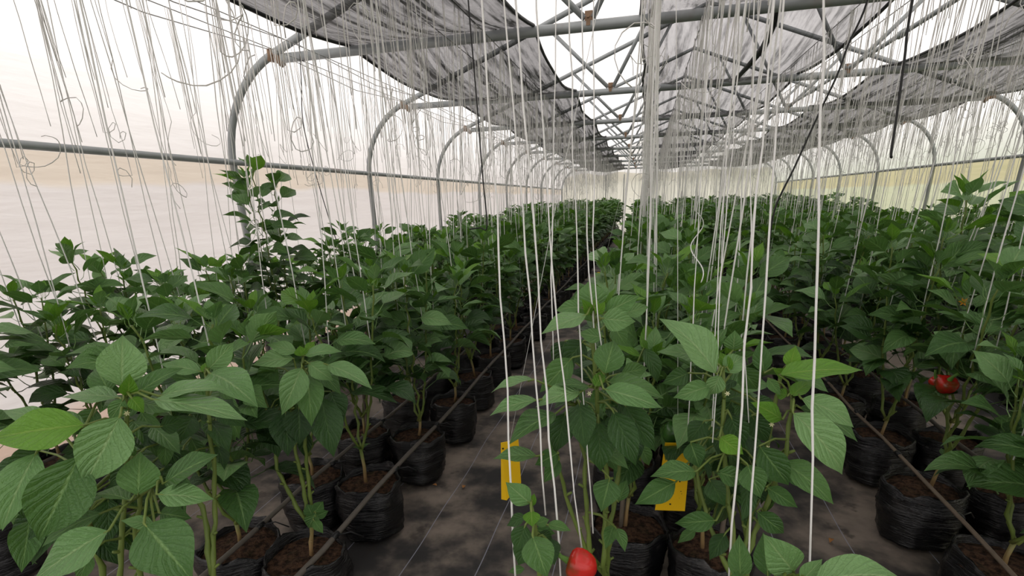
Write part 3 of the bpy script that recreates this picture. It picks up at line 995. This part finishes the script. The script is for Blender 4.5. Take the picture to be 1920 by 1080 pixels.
l11 = hand_plant('L1', 1, (-1.18, 1.40, 0), 'pepper plant with bright drooping top leaves beside the dusty drip pipe', 'pepper plants in the foreground',
    [[(-1.165, 1.41, .24), at(585, 960, 1.94), at(575, 880, 1.90), at(570, 760, 1.82), at(568, 668, 1.76)],
     [at(582, 985, 1.94), at(556, 950, 1.92), at(520, 880, 1.88), at(505, 770, 1.85)],
     [at(582, 985, 1.94), at(566, 900, 1.90), at(545, 800, 1.84), at(555, 690, 1.80)]],
    [(565, 690, 528, 779, 50, 1.70, P_), (577, 702, 584, 800, 52, 1.76, N_), (579, 681, 625, 714, 34, 1.72, P_), (572, 667, 642, 660, 22, 1.74, P_),
     (556, 661, 500, 645, 26, 1.78, P_), (550, 672, 474, 685, 32, 1.78, P_), (566, 668, 562, 648, 24, 1.74, Y_), (614, 684, 698, 730, 34, 1.72, P_),
     (490, 735, 468, 805, 62, 1.86, D_), (535, 770, 540, 856, 60, 1.80, D_), (602, 745, 626, 858, 62, 1.82, D_), (560, 765, 562, 835, 56, 1.78, D_),
     (505, 780, 522, 858, 56, 1.86, D_), (620, 735, 645, 790, 46, 1.86, D_), (480, 700, 455, 760, 44, 1.86, D_), (590, 690, 640, 740, 40, 1.86, N_),
     (574, 660, 590, 640, 18, 1.76, Y_), (520, 690, 480, 720, 40, 1.84, N_), (592, 962, 578, 990, 28, 1.9, N_), (590, 960, 606, 940, 22, 1.9, N_),
     (592, 968, 616, 958, 18, 1.9, N_), (588, 975, 606, 1000, 18, 1.9, N_), (585, 965, 575, 945, 24, 1.9, N_)],
    [(550, 760, 42, 32, 1.92, 16, (D_, D_, N_), 60)], 6)
c1_loc = (-.05, 1.30, 0)
c1 = hand_plant('C1', 0, c1_loc, 'large pepper plant standing in the middle of the foreground, red pepper below it', 'pepper plants in the foreground',
    [[(-.05, 1.30, .24), (-.05, 1.30, .42), at(1130, 1060, 1.46), at(1140, 900, 1.42), at(1120, 780, 1.36), at(1116, 700, 1.33), at(1112, 582, 1.29)],
     [(-.05, 1.30, .42), at(1108, 1040, 1.44), at(1098, 940, 1.40), at(1096, 860, 1.38), at(1080, 760, 1.36)],
     [(-.05, 1.30, .42), at(1100, 1030, 1.44), at(1062, 930, 1.40), at(1045, 860, 1.36)],
     [(-.05, 1.30, .42), at(1142, 1000, 1.48), at(1160, 880, 1.46), at(1165, 760, 1.42)]],
    [(1110, 578, 1103, 528, 60, 1.34, P_), (1092, 576, 1042, 583, 24, 1.28, P_), (1099, 590, 1014, 627, 32, 1.24, P_), (1134, 586, 1200, 554, 38, 1.28, P_),
     (1128, 597, 1192, 603, 44, 1.24, P_), (1172, 587, 1216, 575, 26, 1.34, P_), (1131, 633, 1084, 624, 28, 1.28, P_), (1134, 700, 1151, 638, 56, 1.24, N_),
     (1094, 640, 1056, 684, 48, 1.34, D_), (1072, 672, 1012, 736, 48, 1.30, N_), (999, 712, 920, 737, 16, 1.22, P_), (1006, 750, 918, 780, 28, 1.20, P_),
     (1088, 735, 1004, 764, 34, 1.22, P_), (1106, 726, 1040, 722, 18, 1.24, N_), (1134, 730, 1242, 765, 44, 1.18, P_), (1140, 716, 1245, 748, 36, 1.26, N_),
     (1116, 726, 1133, 694, 22, 1.24, Y_), (1086, 756, 1097, 844, 56, 1.28, D_), (1150, 772, 1192, 874, 54, 1.26, D_), (1172, 760, 1228, 846, 52, 1.30, D_),
     (1122, 792, 1126, 884, 58, 1.30, D_), (1042, 775, 954, 834, 42, 1.24, N_), (1143, 898, 1127, 960, 52, 1.28, N_), (1095, 830, 1128, 842, 24, 1.3, N_),
     (1006, 855, 924, 861, 28, 1.24, N_), (1046, 850, 1003, 872, 34, 1.28, N_), (1060, 775, 1040, 850, 50, 1.34, D_), (1108, 590, 1090, 560, 20, 1.28, Y_),
     (1118, 590, 1135, 565, 18, 1.27, Y_), (1112, 582, 1118, 560, 16, 1.28, Y_), (1150, 610, 1175, 650, 34, 1.36, N_), (1165, 700, 1215, 690, 34, 1.38, N_),
     (1060, 640, 1040, 690, 40, 1.40, D_), (1160, 940, 1175, 900, 24, 1.32, N_), (1048, 862, 1020, 905, 30, 1.3, N_), (1150, 985, 1135, 1030, 26, 1.34, N_), (1155, 990, 1172, 1035, 24, 1.3, N_)],
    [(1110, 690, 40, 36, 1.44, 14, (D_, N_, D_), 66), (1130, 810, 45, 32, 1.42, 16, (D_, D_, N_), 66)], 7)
cs = hand_plant('C1', 90, (-.14, .88, 0), 'small shoot with rounded leaves, left of the red pepper at the bottom edge', 'pepper plants in the foreground',
    [[(-.14, .88, .24), (-.15, .90, .50), at(1012, 1085, 1.08), at(1004, 1010, 1.06), at(996, 948, 1.04)]],
    [(994, 944, 948, 904, 42, 1.03, P_), (996, 958, 998, 988, 33, 1.0, Y_), (999, 1006, 1026, 1084, 60, .98, N_), (985, 985, 966, 1036, 40, 1.04, D_),
     (986, 968, 950, 986, 22, 1.05, D_), (1026, 984, 1071, 996, 20, 1.04, N_), (1004, 982, 1030, 974, 20, 1.02, N_), (996, 950, 1002, 925, 14, 1.03, Y_),
     (1010, 1000, 1035, 1010, 24, 1.06, D_), (992, 1010, 972, 1060, 44, 1.06, D_), (1030, 1010, 1040, 1060, 36, 1.08, D_)],
    [(1000, 1010, 18, 24, 1.10, 7, (D_, N_), 42)], 2)
add_pepper(cs, at(1066, 1052, 1.06), PEP_RED, Vector((0, 0, -1)).rotation_difference((_R * .93 - _U * .28 - _F * .25).normalized()), 'ripe red bell pepper with a green stalk', .86)
c2 = hand_plant('C2', 0, (.34, 1.22, 0), 'big pepper plant right of the middle, long leaves reaching over the right aisle', 'pepper plants in the foreground',
    [[(.34, 1.22, .24), (.33, 1.22, .45), at(1392, 1060, 1.36), at(1420, 900, 1.34), at(1452, 780, 1.32), at(1464, 700, 1.30)],
     [(.33, 1.22, .45), at(1378, 1040, 1.36), at(1362, 900, 1.35), at(1356, 800, 1.32), at(1356, 692, 1.30)],
     [(.33, 1.22, .45), at(1400, 1040, 1.36), at(1440, 940, 1.32), at(1475, 850, 1.28), at(1486, 745, 1.26)],
     [(.33, 1.22, .45), at(1350, 1040, 1.38), at(1316, 940, 1.40), at(1300, 860, 1.40)]],
    [(1342, 700, 1235, 597, 54, 1.24, P_), (1312, 670, 1231, 660, 27, 1.30, P_), (1331, 724, 1262, 746, 38, 1.26, P_), (1350, 704, 1333, 740, 34, 1.24, P_),
     (1356, 696, 1392, 668, 38, 1.30, P_), (1432, 698, 1425, 638, 34, 1.28, N_), (1375, 656, 1378, 619, 36, 1.38, P_), (1480, 690, 1492, 648, 30, 1.26, Y_),
     (1464, 702, 1618, 694, 40, 1.22, Y_), (1488, 708, 1553, 736, 24, 1.28, P_), (1484, 743, 1521, 714, 28, 1.22, Y_), (1504, 748, 1601, 802, 42, 1.20, P_),
     (1488, 775, 1579, 890, 64, 1.16, P_), (1500, 764, 1608, 829, 38, 1.24, N_), (1466, 786, 1407, 754, 34, 1.22, Y_), (1440, 710, 1464, 742, 20, 1.24, N_),
     (1425, 838, 1479, 910, 54, 1.24, N_), (1468, 866, 1563, 946, 48, 1.26, N_), (1350, 820, 1394, 852, 38, 1.22, Y_), (1402, 872, 1426, 934, 50, 1.22, N_),
     (1438, 914, 1496, 952, 32, 1.26, N_), (1346, 885, 1402, 902, 38, 1.24, N_), (1304, 884, 1219, 894, 40, 1.26, N_), (1266, 904, 1190, 946, 46, 1.24, N_),
     (1341, 976, 1265, 981, 38, 1.26, N_), (1400, 905, 1390, 978, 32, 1.28, D_), (1295, 830, 1312, 878, 40, 1.32, N_), (1330, 900, 1360, 950, 40, 1.32, D_),
     (1368, 700, 1350, 660, 26, 1.30, Y_), (1476, 742, 1455, 735, 22, 1.22, Y_), (1470, 705, 1448, 690, 20, 1.28, Y_), (1370, 780, 1395, 840, 46, 1.3, D_),
     (1320, 790, 1290, 830, 40, 1.36, D_), (1410, 780, 1440, 830, 44, 1.32, D_), (1390, 690, 1420, 730, 40, 1.36, N_), (1465, 850, 1440, 900, 36, 1.30, D_),
     (1360, 1000, 1330, 1050, 34, 1.34, D_), (1420, 960, 1470, 1000, 36, 1.30, N_), (1290, 700, 1240, 720, 34, 1.42, N_)],
    [(1370, 800, 42, 45, 1.44, 22, (D_, N_, D_), 64), (1350, 900, 45, 36, 1.44, 20, (D_, D_, N_), 64), (1430, 880, 30, 40, 1.40, 10, (D_, N_), 60)], 8)
c3 = hand_plant('C2', 90, (.36, .70, 0), 'pepper plant cut off by the bottom edge, its pale leaves right of the middle', 'pepper plants in the foreground',
    [[(.36, .70, .24), (.35, .71, .6), at(1440, 1130, .92), at(1470, 1085, .90)], [(.35, .71, .6), at(1400, 1150, .95), at(1398, 1090, .95)]],
    [(1388, 1090, 1386, 1002, 42, .95, N_), (1440, 1080, 1431, 998, 44, .94, N_), (1488, 1072, 1431, 1001, 68, .88, P_), (1528, 1092, 1696, 1088, 62, .84, P_),
     (1502, 1090, 1542, 1048, 32, .86, P_), (1470, 1088, 1505, 1120, 40, .85, Y_), (1400, 1088, 1350, 1110, 40, .9, N_)],
    [(1450, 1110, 40, 16, .98, 6, (N_, D_), 60)], 3)

# flowers and fruit on plants further in
def flower_on(plant, p, me=None, s=1.0):
    o = link('flower', me or FLOW, plant)
    o.matrix_local = plant.matrix_basis.inverted() @ (Matrix.Translation(p) @ (CAMP - p).to_track_quat('Z', 'Y').to_matrix().to_4x4() @ Matrix.Scale(s, 4))
    if me: o['label'] = 'orange flower'
for (pl, u, v_, d) in ((c1, 1105, 738, 1.24), (fl, 238, 775, 1.12), (c2, 1447, 796, 1.22), (c2, 1364, 738, 1.24), (c2, 1440, 840, 1.24), (fl2, 378, 716, 1.30)):
    flower_on(pl, at(u, v_, d), None, .45)

def pl(row, i): return PLANTS[row, i][0] if (row, i) in PLANTS else None
q = pl('R2', 2)
if q:
    rt = Matrix.Rotation(.5, 3, 'X')
    add_pepper(q, at_y(1781, 712, 2.30), PEP_RED, rt.to_quaternion(), 'ripe red pepper', 1.0)
    add_pepper(q, at_y(1755, 708, 2.42), PEP_RED, Matrix.Rotation(-.6, 3, 'Y').to_quaternion(), 'ripe red pepper', .85)
q = pl('C2', 1)
if q: add_pepper(q, at_y(1272, 797, 1.62), PEP_GREEN, Matrix.Rotation(.35, 3, 'Y').to_quaternion(), 'dark green pepper', 1.15)
q = pl('R2', 3)
if q: flower_on(q, at_y(1807, 566, 2.70), FLOW_O, 1.3)

# grey stakes beside a few stems
for row, i, dx in (('C2', 1, .03), ('C1', 1, -.03), ('R2', 4, .02), ('L2', 3, .02)):
    q = pl(row, i)
    if q:
        mb = MB(); mb.tube([(dx, 0, .2), (dx + .01, .01, .62)], .009, 6)
        link('stake', mb.mesh('stake', M['wood']), q)

# ------------------------------------------------------------------ drip pipes along the bags
mb = MB(); mb.tube([(0, -.018, .0), (0, .0, .0), (0, .018, .0)], .0125, 6)
mb.tube([(0, 0, .0), (.05, .03, .005), (.085, .06, -.035)], .0028, 5)
EMIT = mb.mesh('emitter', M['hose'])
def drip(row, x, z, y0, y1, mat, label, r=.009):
    rr = random.Random(row)
    root = thing('drip_pipe', (x, y0, z), label, 'pipe', 'drip pipes along the bags')
    mb = MB(); pts = []
    n = int((y1 - y0) / .4)
    for k in range(n + 1):
        y = (y1 - y0) * k / n
        pts.append((rr.uniform(-.012, .012), y, rr.uniform(-.006, .006)))
    mb.tube(pts, r, 8); link('pipe', mb.mesh('pipe', mat), root)
    for k in range(12):
        link('emitter', EMIT, root, Matrix.Translation((0, .35 + k * STEP, 0)))
drip('L1', -1.10, .292, .6, 24.6, M['pipe'], 'dusty grey drip pipe across the bags on left edge of left aisle', .011)
drip('L2', -1.44, .292, .6, 24.6, M['pipe'], 'dusty grey drip pipe across the row behind the left aisle row', .010)
drip('L3', -2.62, .29, .6, 24.6, M['pipe'], 'drip pipe along second row from the left film wall')
drip('L4', -2.94, .29, .6, 24.6, M['pipe'], 'drip pipe along the row beside the left film wall')
drip('C1', .05, .29, 2.28, 24.6, M['pipe'], 'drip pipe along left row of the middle pair')
drip('C2', .37, .29, 2.18, 24.6, M['pipe'], 'drip pipe along right row of the middle pair')
drip('R1', 1.255, .292, 1.2, 24.6, M['pipe_tan'], 'thin tan drip pipe across the bags on right edge of right aisle', .008)
drip('R2', 1.60, .292, 1.2, 24.6, M['pipe'], 'dark drip pipe across the row behind the right aisle row', .010)
drip('R3', 2.72, .29, 3.0, 24.6, M['pipe'], 'drip pipe along first row of second pair on right')
drip('R4', 3.02, .29, 3.0, 24.6, M['pipe'], 'drip pipe along second row of second pair on right')

# ------------------------------------------------------------------ overhead wires and twines
ZW = ZC - .038
WIRES = {'L4': -2.86, 'L3': -2.62, 'L2': -1.50, 'L1': -1.20, 'C1': -.01, 'C2': .32, 'R1': 1.30, 'R2': 1.60, 'R3': 2.74, 'R4': 3.02, 'R5': 4.10, 'R6': 4.38}
for k, (row, x) in enumerate(WIRES.items()):
    mb = MB(); mb.tube([(x, YB + .1, ZW)] + [(x + .006 * math.sin(j * 2.3), y, ZW) for j, y in enumerate(ARCH_Y)], .0035, 5)
    tag(link('overhead_wire', mb.mesh('wire', M['wire'])), 'thin steel wire strung under the trusses over the ' + ROWS[row][2], 'wire', 'wires carrying the twines')
for k, (xx, zz, lab) in enumerate(((XL + INS - .02, ZJ + .03, 'thin wire along the left bend of the arches'), (XL + INS + .22, ZJ + .06, 'thin wire just above the left bend of the arches'))):
    mb = MB(); pts = [(xx, YB + .1, zz)]
    for y in ARCH_Y:
        pts += [(xx + .05, y - S / 2, zz - .09), (xx, y, zz)]
    mb.tube(pts, .004, 5)
    tag(link('eave_wire', mb.mesh('wire', M['wire'])), lab, 'wire')

def twine_pts(a, b, wob, seg, r):
    n = max(3, int((b - a).length / seg)); pts = []
    ph = r.uniform(0, 6)
    for i in range(n + 1):
        t = i / n; p = a.lerp(b, t)
        k = math.sin(PI * t) ** .5 if 0 < t < 1 else 0
        pts.append(p + Vector((math.sin(t * 14 + ph) * wob + r.gauss(0, wob * .5), r.gauss(0, wob * .6), 0)) * k)
    return pts

# twines in front of the middle plants, each where it hangs
def front_twine(px, d0_, d1_, label, rad=.0022, plant=None):
    rad *= .72
    r = random.Random(int(px[0][0]))
    P = []
    for i, (u, v_) in enumerate(px):
        t = i / (len(px) - 1)
        P.append(at(u, v_, d0_ + (d1_ - d0_) * t))
    top = P[0]
    dirv = (P[0] - P[1]).normalized()
    if dirv.z > .3:
        up = top + dirv * ((ZW - top.z) / dirv.z)
    else: up = Vector((top.x, top.y, ZW))
    P = [up] + P
    pts = []
    for a, b in zip(P, P[1:]):
        n = max(2, int((b - a).length / .09))
        for j in range(n): pts.append(a.lerp(b, j / n) + Vector((r.gauss(0, .0015), r.gauss(0, .0015), 0)))
    pts.append(P[-1])
    mb = MB(); mb.tube(pts, [rad * r.uniform(.8, 1.25) for _ in pts], 6)
    return tag(link('support_twine', mb.mesh('twine', M['twine'])), label, 'twine', 'white twines in front of the middle plants')
FT = [
    ([(903, 0), (925, 300), (945, 640), (967, 1095)], 1.02, 1.10, 'white twine left of the left yellow card, running the full height', .0026),
    ([(944, 0), (980, 390), (1000, 640), (1023, 966)], 1.08, 1.12, 'white twine just right of the left yellow card, ending at the small shoot', .0024),
    ([(966, 0), (1000, 400), (1018, 640), (1052, 1095)], 1.00, 1.08, 'white twine passing left of the red pepper down to the bottom edge', .0026),
    ([(1012, 100), (1028, 440), (1040, 560), (1056, 720), (1091, 1030)], 1.10, 1.12, 'white twine ending on top of the red pepper', .0023),
    ([(1040, 200), (1037, 440), (1034, 520), (1038, 680)], 1.40, 1.34, 'white twine crossing another above the left leaves of the middle plant', .0022),
    ([(1066, 0), (1080, 440), (1093, 730), (1112, 1000)], 1.22, 1.30, 'white twine through the left half of the middle plant', .0022),
    ([(1090, 0), (1101, 440), (1110, 580), (1118, 660)], 1.25, 1.30, 'white twine reaching the tip of the middle plant', .0020),
    ([(1112, 0), (1113, 440), (1120, 580), (1128, 650)], 1.22, 1.26, 'white twine beside the right top leaf of the middle plant', .0020),
    ([(1413, 0), (1408, 540), (1395, 640), (1404, 793)], 1.36, 1.30, 'white twine behind the upright leaves of the right middle plant', .0018),
    ([(1452, 0), (1404, 540), (1390, 760), (1366, 1095)], .98, 1.04, 'thick white twine in front of the right middle plant, left of two', .0027),
    ([(1468, 0), (1436, 540), (1420, 760), (1401, 1095)], 1.0, 1.05, 'thick white twine in front of the right middle plant, right of two', .0025),
    ([(1547, 0), (1533, 420), (1529, 580), (1524, 860), (1517, 1095)], .96, 1.0, 'thick white twine crossing the right aisle leaves, reaching the bottom edge', .0030),
    ([(1395, 0), (1350, 540), (1345, 700), (1336, 830)], 1.34, 1.30, 'white twine down into the upper left leaf fan of the right middle plant', .0019),
    ([(1385, 0), (1343, 540), (1340, 660), (1335, 800)], 1.38, 1.34, 'white twine paired beside another above the right middle plant', .0019),
    ([(1335, 0), (1302, 540), (1290, 800)], 1.50, 1.46, 'white twine left of the upright pale leaf of right middle plant', .0019)]
for px, a, b, lab, rad in FT: front_twine(px, a, b, lab, rad)

# a wavy slack twine beside the straight ones over the middle
pts = []
for k in range(40):
    t = k / 39
    pts.append(at(1303 + 16 * math.sin(t * 9) * (1 - .5 * t) + 8 * t, 395 + 135 * t, 1.9 + .1 * math.sin(5 * t)))
pts = [Vector((pts[0].x, pts[0].y, ZW))] + pts
mb = MB(); mb.tube(pts, .0021, 5)
tag(link('support_twine', mb.mesh('twine', M['twine'])), 'curly slack white twine among the straight ones over the middle rows', 'twine')

# taut twines of all other plants
stuff_taut = MB()
count = 0
order = sorted(PLANTS.items(), key=lambda kv: depth_of(kv[1][0].location))
for (row, i), (root, kd, yaw, sc) in order:
    if not kd['tips']:
        continue
    rr = random.Random(hash((row, i)) % 9999 if False else (ord(row[0]) * 131 + ord(row[1]) * 17 + i))
    x, y, _ = root.location
    tips = kd['tips'][:3]
    dist = y
    for b, tp in enumerate(tips):
        if b == 2 and (rr.random() < .4): continue
        q = Matrix.Rotation(yaw, 3, 'Z') @ Vector((tp.x * .7, tp.y * .7, tp.z * sc * .72))
        low = Vector((x, y, 0)) + q
        top = Vector((WIRES[row] + rr.uniform(-.01, .01), y + rr.uniform(-.10, .10), ZW))
        pts = twine_pts(top, low, .004, .22, rr)
        if count < 190 and dist < 9:
            mb = MB(); mb.tube(pts, [.0023 * rr.uniform(.85, 1.2) for _ in pts], 5)
            tag(link('support_twine', mb.mesh('twine', M['twine'])), 'white twine to %s stem, %s plant, %s' % (('one', 'another', 'a third')[b], ORD[i], ROWS[row][2]), 'twine', 'white support twines of the ' + ROWS[row][2])
            count += 1
        else:
            stuff_taut.tube(pts, .0024, 4, False)
for x, y, kd, yaw, sc in far_list:
    rowx = min(WIRES.values(), key=lambda q: abs(q - x))
    for b in range(2):
        top = Vector((rowx, y + U(-.12, .12), ZW)); low = Vector((x + U(-.06, .06), y + U(-.06, .06), .8))
        stuff_taut.tube([top, (top + low) / 2 + Vector((U(-.01, .01), 0, 0)), low], .0026, 3, False)
o = link('distant_support_twines', stuff_taut.mesh('twines', M['twine'])); o['kind'] = 'stuff'
tag(o, 'dense curtain of white twines over the far plants', 'twine')

# loose cut twines dangling from the wires
def loose(x, y, ln, rr, curl):
    p = Vector((x, y, ZW)); pts = [p.copy()]
    n = max(4, int(ln / .07))
    h = Vector((rr.gauss(0, .03), rr.gauss(0, .03), 0))
    for i in range(n):
        h += Vector((rr.gauss(0, .035), rr.gauss(0, .035), 0)); h *= .85
        p = p + Vector((h.x * .07, h.y * .07, -ln / n)); pts.append(p.copy())
    if curl:
        a = rr.uniform(0, 6.28); d = Vector((math.cos(a) * .6, math.sin(a), -.4)); kx = rr.choice((-1, 1)) * rr.uniform(.3, 1.0)
        ax = Vector((-math.sin(a), math.cos(a) * .5, .3)).normalized()
        for i in range(rr.randrange(7, 15)):
            d = Matrix.Rotation(kx * rr.uniform(.6, 1.3), 3, ax) @ d
            p = p + d.normalized() * rr.uniform(.02, .045) + Vector((0, 0, -.006)); pts.append(p.copy())
    return pts
ZONE = {'L4': 'hanging close to the left film wall', 'L3': 'hanging over the left wall rows', 'L2': 'hanging over the row behind the left aisle row', 'L1': 'hanging over the left edge of the left aisle',
        'C1': 'hanging over the left row of the middle pair', 'C2': 'hanging over the right row of the middle pair', 'R1': 'hanging over the right edge of the right aisle',
        'R2': 'hanging over the row behind the right aisle row', 'R3': 'hanging over the second pair on the right', 'R4': 'hanging over the outer right rows',
        'R5': 'hanging near the right film wall', 'R6': 'hanging beside the right film wall'}
stuff_loose = MB()
zone_n = {k: 0 for k in ZONE}
nl = 0
cand = []
for row, x in WIRES.items():
    rr = random.Random('loose' + row)
    y = {'C1': 1.9, 'C2': 1.9, 'L1': 1.5, 'L2': 1.5, 'L3': .9, 'L4': .9, 'R1': 2.0, 'R2': 2.2}.get(row, 3.0)
    while y < 24.8:
        nb = rr.choice((1, 2, 3, 4, 6)) if y < 14 else rr.choice((1, 2, 3))
        tight = rr.random() < .5
        for _ in range(nb):
            yy = y + rr.gauss(0, .012 if tight else .07)
            ln = rr.uniform(.25, .85) if row[0] != 'L' else rr.uniform(.4, 1.0)
            if rr.random() < .07: ln += .4
            cand.append((yy, row, x + rr.uniform(-.02, .02), ln, rr.random() < .22, rr.randrange(10 ** 6)))
        y += rr.uniform(.10, .30)
cand.sort()
for yy, row, x, ln, curl, sd in cand:
    rr = random.Random(sd)
    pts = loose(x, yy, ln, rr, curl)
    mid = pts[len(pts) // 2]
    if nl < 285 and in_view(mid.x, mid.y, mid.z - .2, 30):
        mb = MB(); mb.tube(pts, [.0020 * rr.uniform(.8, 1.2) for _ in pts], 4)
        tag(link('loose_twine', mb.mesh('twine', M['twine_old'])), '%s loose twine, %s from the front, %s' % (('short', 'long')[ln > .55] + (' straight', ' curled')[curl], ORD[zone_n[row]], ZONE[row].replace('hanging ', '')), 'twine', 'loose twines ' + ZONE[row])
        nl += 1; zone_n[row] += 1
    else:
        stuff_loose.tube(pts, .0020, 3, False)
o = link('distant_loose_twines', stuff_loose.mesh('twines', M['twine_old'])); o['kind'] = 'stuff'
tag(o, 'mass of loose cut twine ends hanging under the far roof', 'twine')

# ------------------------------------------------------------------ black hoses and cables
def cable(name, px, ys, r, label, cat='cable'):
    P = [at_y(u, v_, y) for (u, v_), y in zip(px, ys)]
    if P[0].z < ZW: P = [Vector((P[0].x, P[0].y, ZW))] + P
    pts = []
    for k in range(len(P) - 1):
        p0, p1, p2, p3 = P[max(k - 1, 0)], P[k], P[k + 1], P[min(k + 2, len(P) - 1)]
        for j in range(6):
            t = j / 6
            pts.append(.5 * ((2 * p1) + (p2 - p0) * t + (2 * p0 - 5 * p1 + 4 * p2 - p3) * t * t + (3 * p1 - p0 - 3 * p2 + p3) * t ** 3))
    pts.append(P[-1])
    mb = MB(); mb.tube(pts, r, 6)
    tag(link(name, mb.mesh(name, M['hose'])), label, cat)
cable('drop_hose', [(878, 0), (893, 180), (905, 330), (913, 424), (900, 427), (880, 430)], [3.0, 3.0, 3.0, 3.0, 3.0, 2.98], .004, 'thin black hose hanging straight down over the left plants', 'hose')
cable('dangling_cable', [(1711, 0), (1696, 110), (1681, 220), (1671, 288), (1673, 294)], [2.2, 2.2, 2.2, 2.2, 2.2], .0042, 'short black cable dangling in front of the right shade net')
cable('slack_rope', [(1626, 2), (1590, 85), (1570, 140), (1530, 225), (1490, 313), (1452, 395), (1441, 480), (1438, 560)], [3.4, 3.4, 3.4, 3.4, 3.4, 3.4, 3.4, 3.4], .0052, 'black rope slanting down from the middle net to the right aisle', 'rope')
cable('black_thread', [(560, 60), (565, 150), (572, 250), (620, 420), (640, 470)], [4.2] * 5, .004, 'thin dark cord hanging among the twines on the left', 'cord')

# ------------------------------------------------------------------ yellow sticky cards
def card(px, y, label, holes):
    P = [at_y(u, v_, y + dy) for u, v_, dy in px]
    c = sum(P, Vector()) / len(P)
    nrm = (P[1] - P[0]).cross(P[-1] - P[0]).normalized() * .0012
    root = thing('sticky_card', c, label, 'trap', 'yellow insect traps')
    n = len(P)
    mb = MB()
    mb.add([p - c + nrm for p in P] + [p - c - nrm for p in P], [tuple(range(n)), tuple(range(2 * n - 1, n - 1, -1))] + [(i, n + i, n + (i + 1) % n, (i + 1) % n) for i in range(n)])
    link('card', mb.mesh('card', M['yellow'], False), root)
    to = (CAMP - c).normalized()
    s = 1 if nrm.dot(to) > 0 else -1
    mb = MB()
    ax = (P[1] - P[0]).normalized(); ay = nrm.normalized().cross(ax)
    for u, v_, rr in holes:
        p = at_y(u, v_, y) - c
        p = p - nrm.normalized() * p.dot(nrm.normalized()) + nrm * s * 1.3
        mb.add([p + (ax * math.cos(k * PI / 4) + ay * math.sin(k * PI / 4)) * rr for k in range(8)], [tuple(range(8))])
    link('hole', mb.mesh('hole', M['black'], False), root)
    mb = MB(); top = (P[0] + P[1]) / 2 - c
    ct = top + c
    mb.tube([top - Vector((0, 0, .008)), Vector((ct.x * .6, ct.y, 1.5)) - c, Vector((-.01, ct.y + .02, ZW)) - c], .0010, 5)
    link('hanger', mb.mesh('hanger', M['twine']), root)
rr = random.Random(3)
spots = lambda x0, x1, y0, y1, n: [(rr.uniform(x0, x1), rr.uniform(y0, y1), rr.uniform(.0008, .0018)) for _ in range(n)]
card([(939, 830, 0), (972, 824, .03), (977, 905, .03), (950, 938, .0), (940, 936, 0)], 1.72, 'yellow sticky card hanging over the left aisle', [(943, 841, .004)] + spots(945, 970, 850, 920, 16))
card([(1247, 830, 0), (1296, 831, 0), (1284, 958, .02), (1228, 956, .02)], 1.56, 'yellow sticky card hanging between the middle rows', [(1234, 945, .0035), (1257, 951, .0035), (1275, 906, .003)] + spots(1240, 1280, 840, 940, 16))
card([(1120, 510, 0), (1136, 511, 0), (1135, 536, 0), (1121, 535, 0)], 4.2, 'small yellow sticky card far down the left row of the middle pair', spots(1123, 1133, 515, 530, 4))

# ------------------------------------------------------------------ fallen leaves
for k, (u, v_) in enumerate(((868, 915), (819, 911), (1560, 1010), (980, 640), (1535, 905))):
    r_ = ray(u, v_); p = r_ * (-(CAMZ - .008) / r_.z) + CAMP
    mb = MB(); V_, F_, UV_, _t = leaf_geo(.6, .9, .5, 4, 1, 0, k)
    mb.add([Vector(q) * .035 for q in V_], F_)
    o = link('fallen_leaf', mb.mesh('fallen_leaf', M['dry'])); o.location = p; o.rotation_euler = (.1, .1, k * 1.3)
    tag(o, ('curled dry leaf on the mat in the middle of the left aisle', 'tiny dry leaf on the mat beside the left aisle bags', 'dry leaf on the mat at the right aisle', 'dry leaf far up the left aisle', 'dry leaf on the mat near the right middle plant')[k], 'leaf')
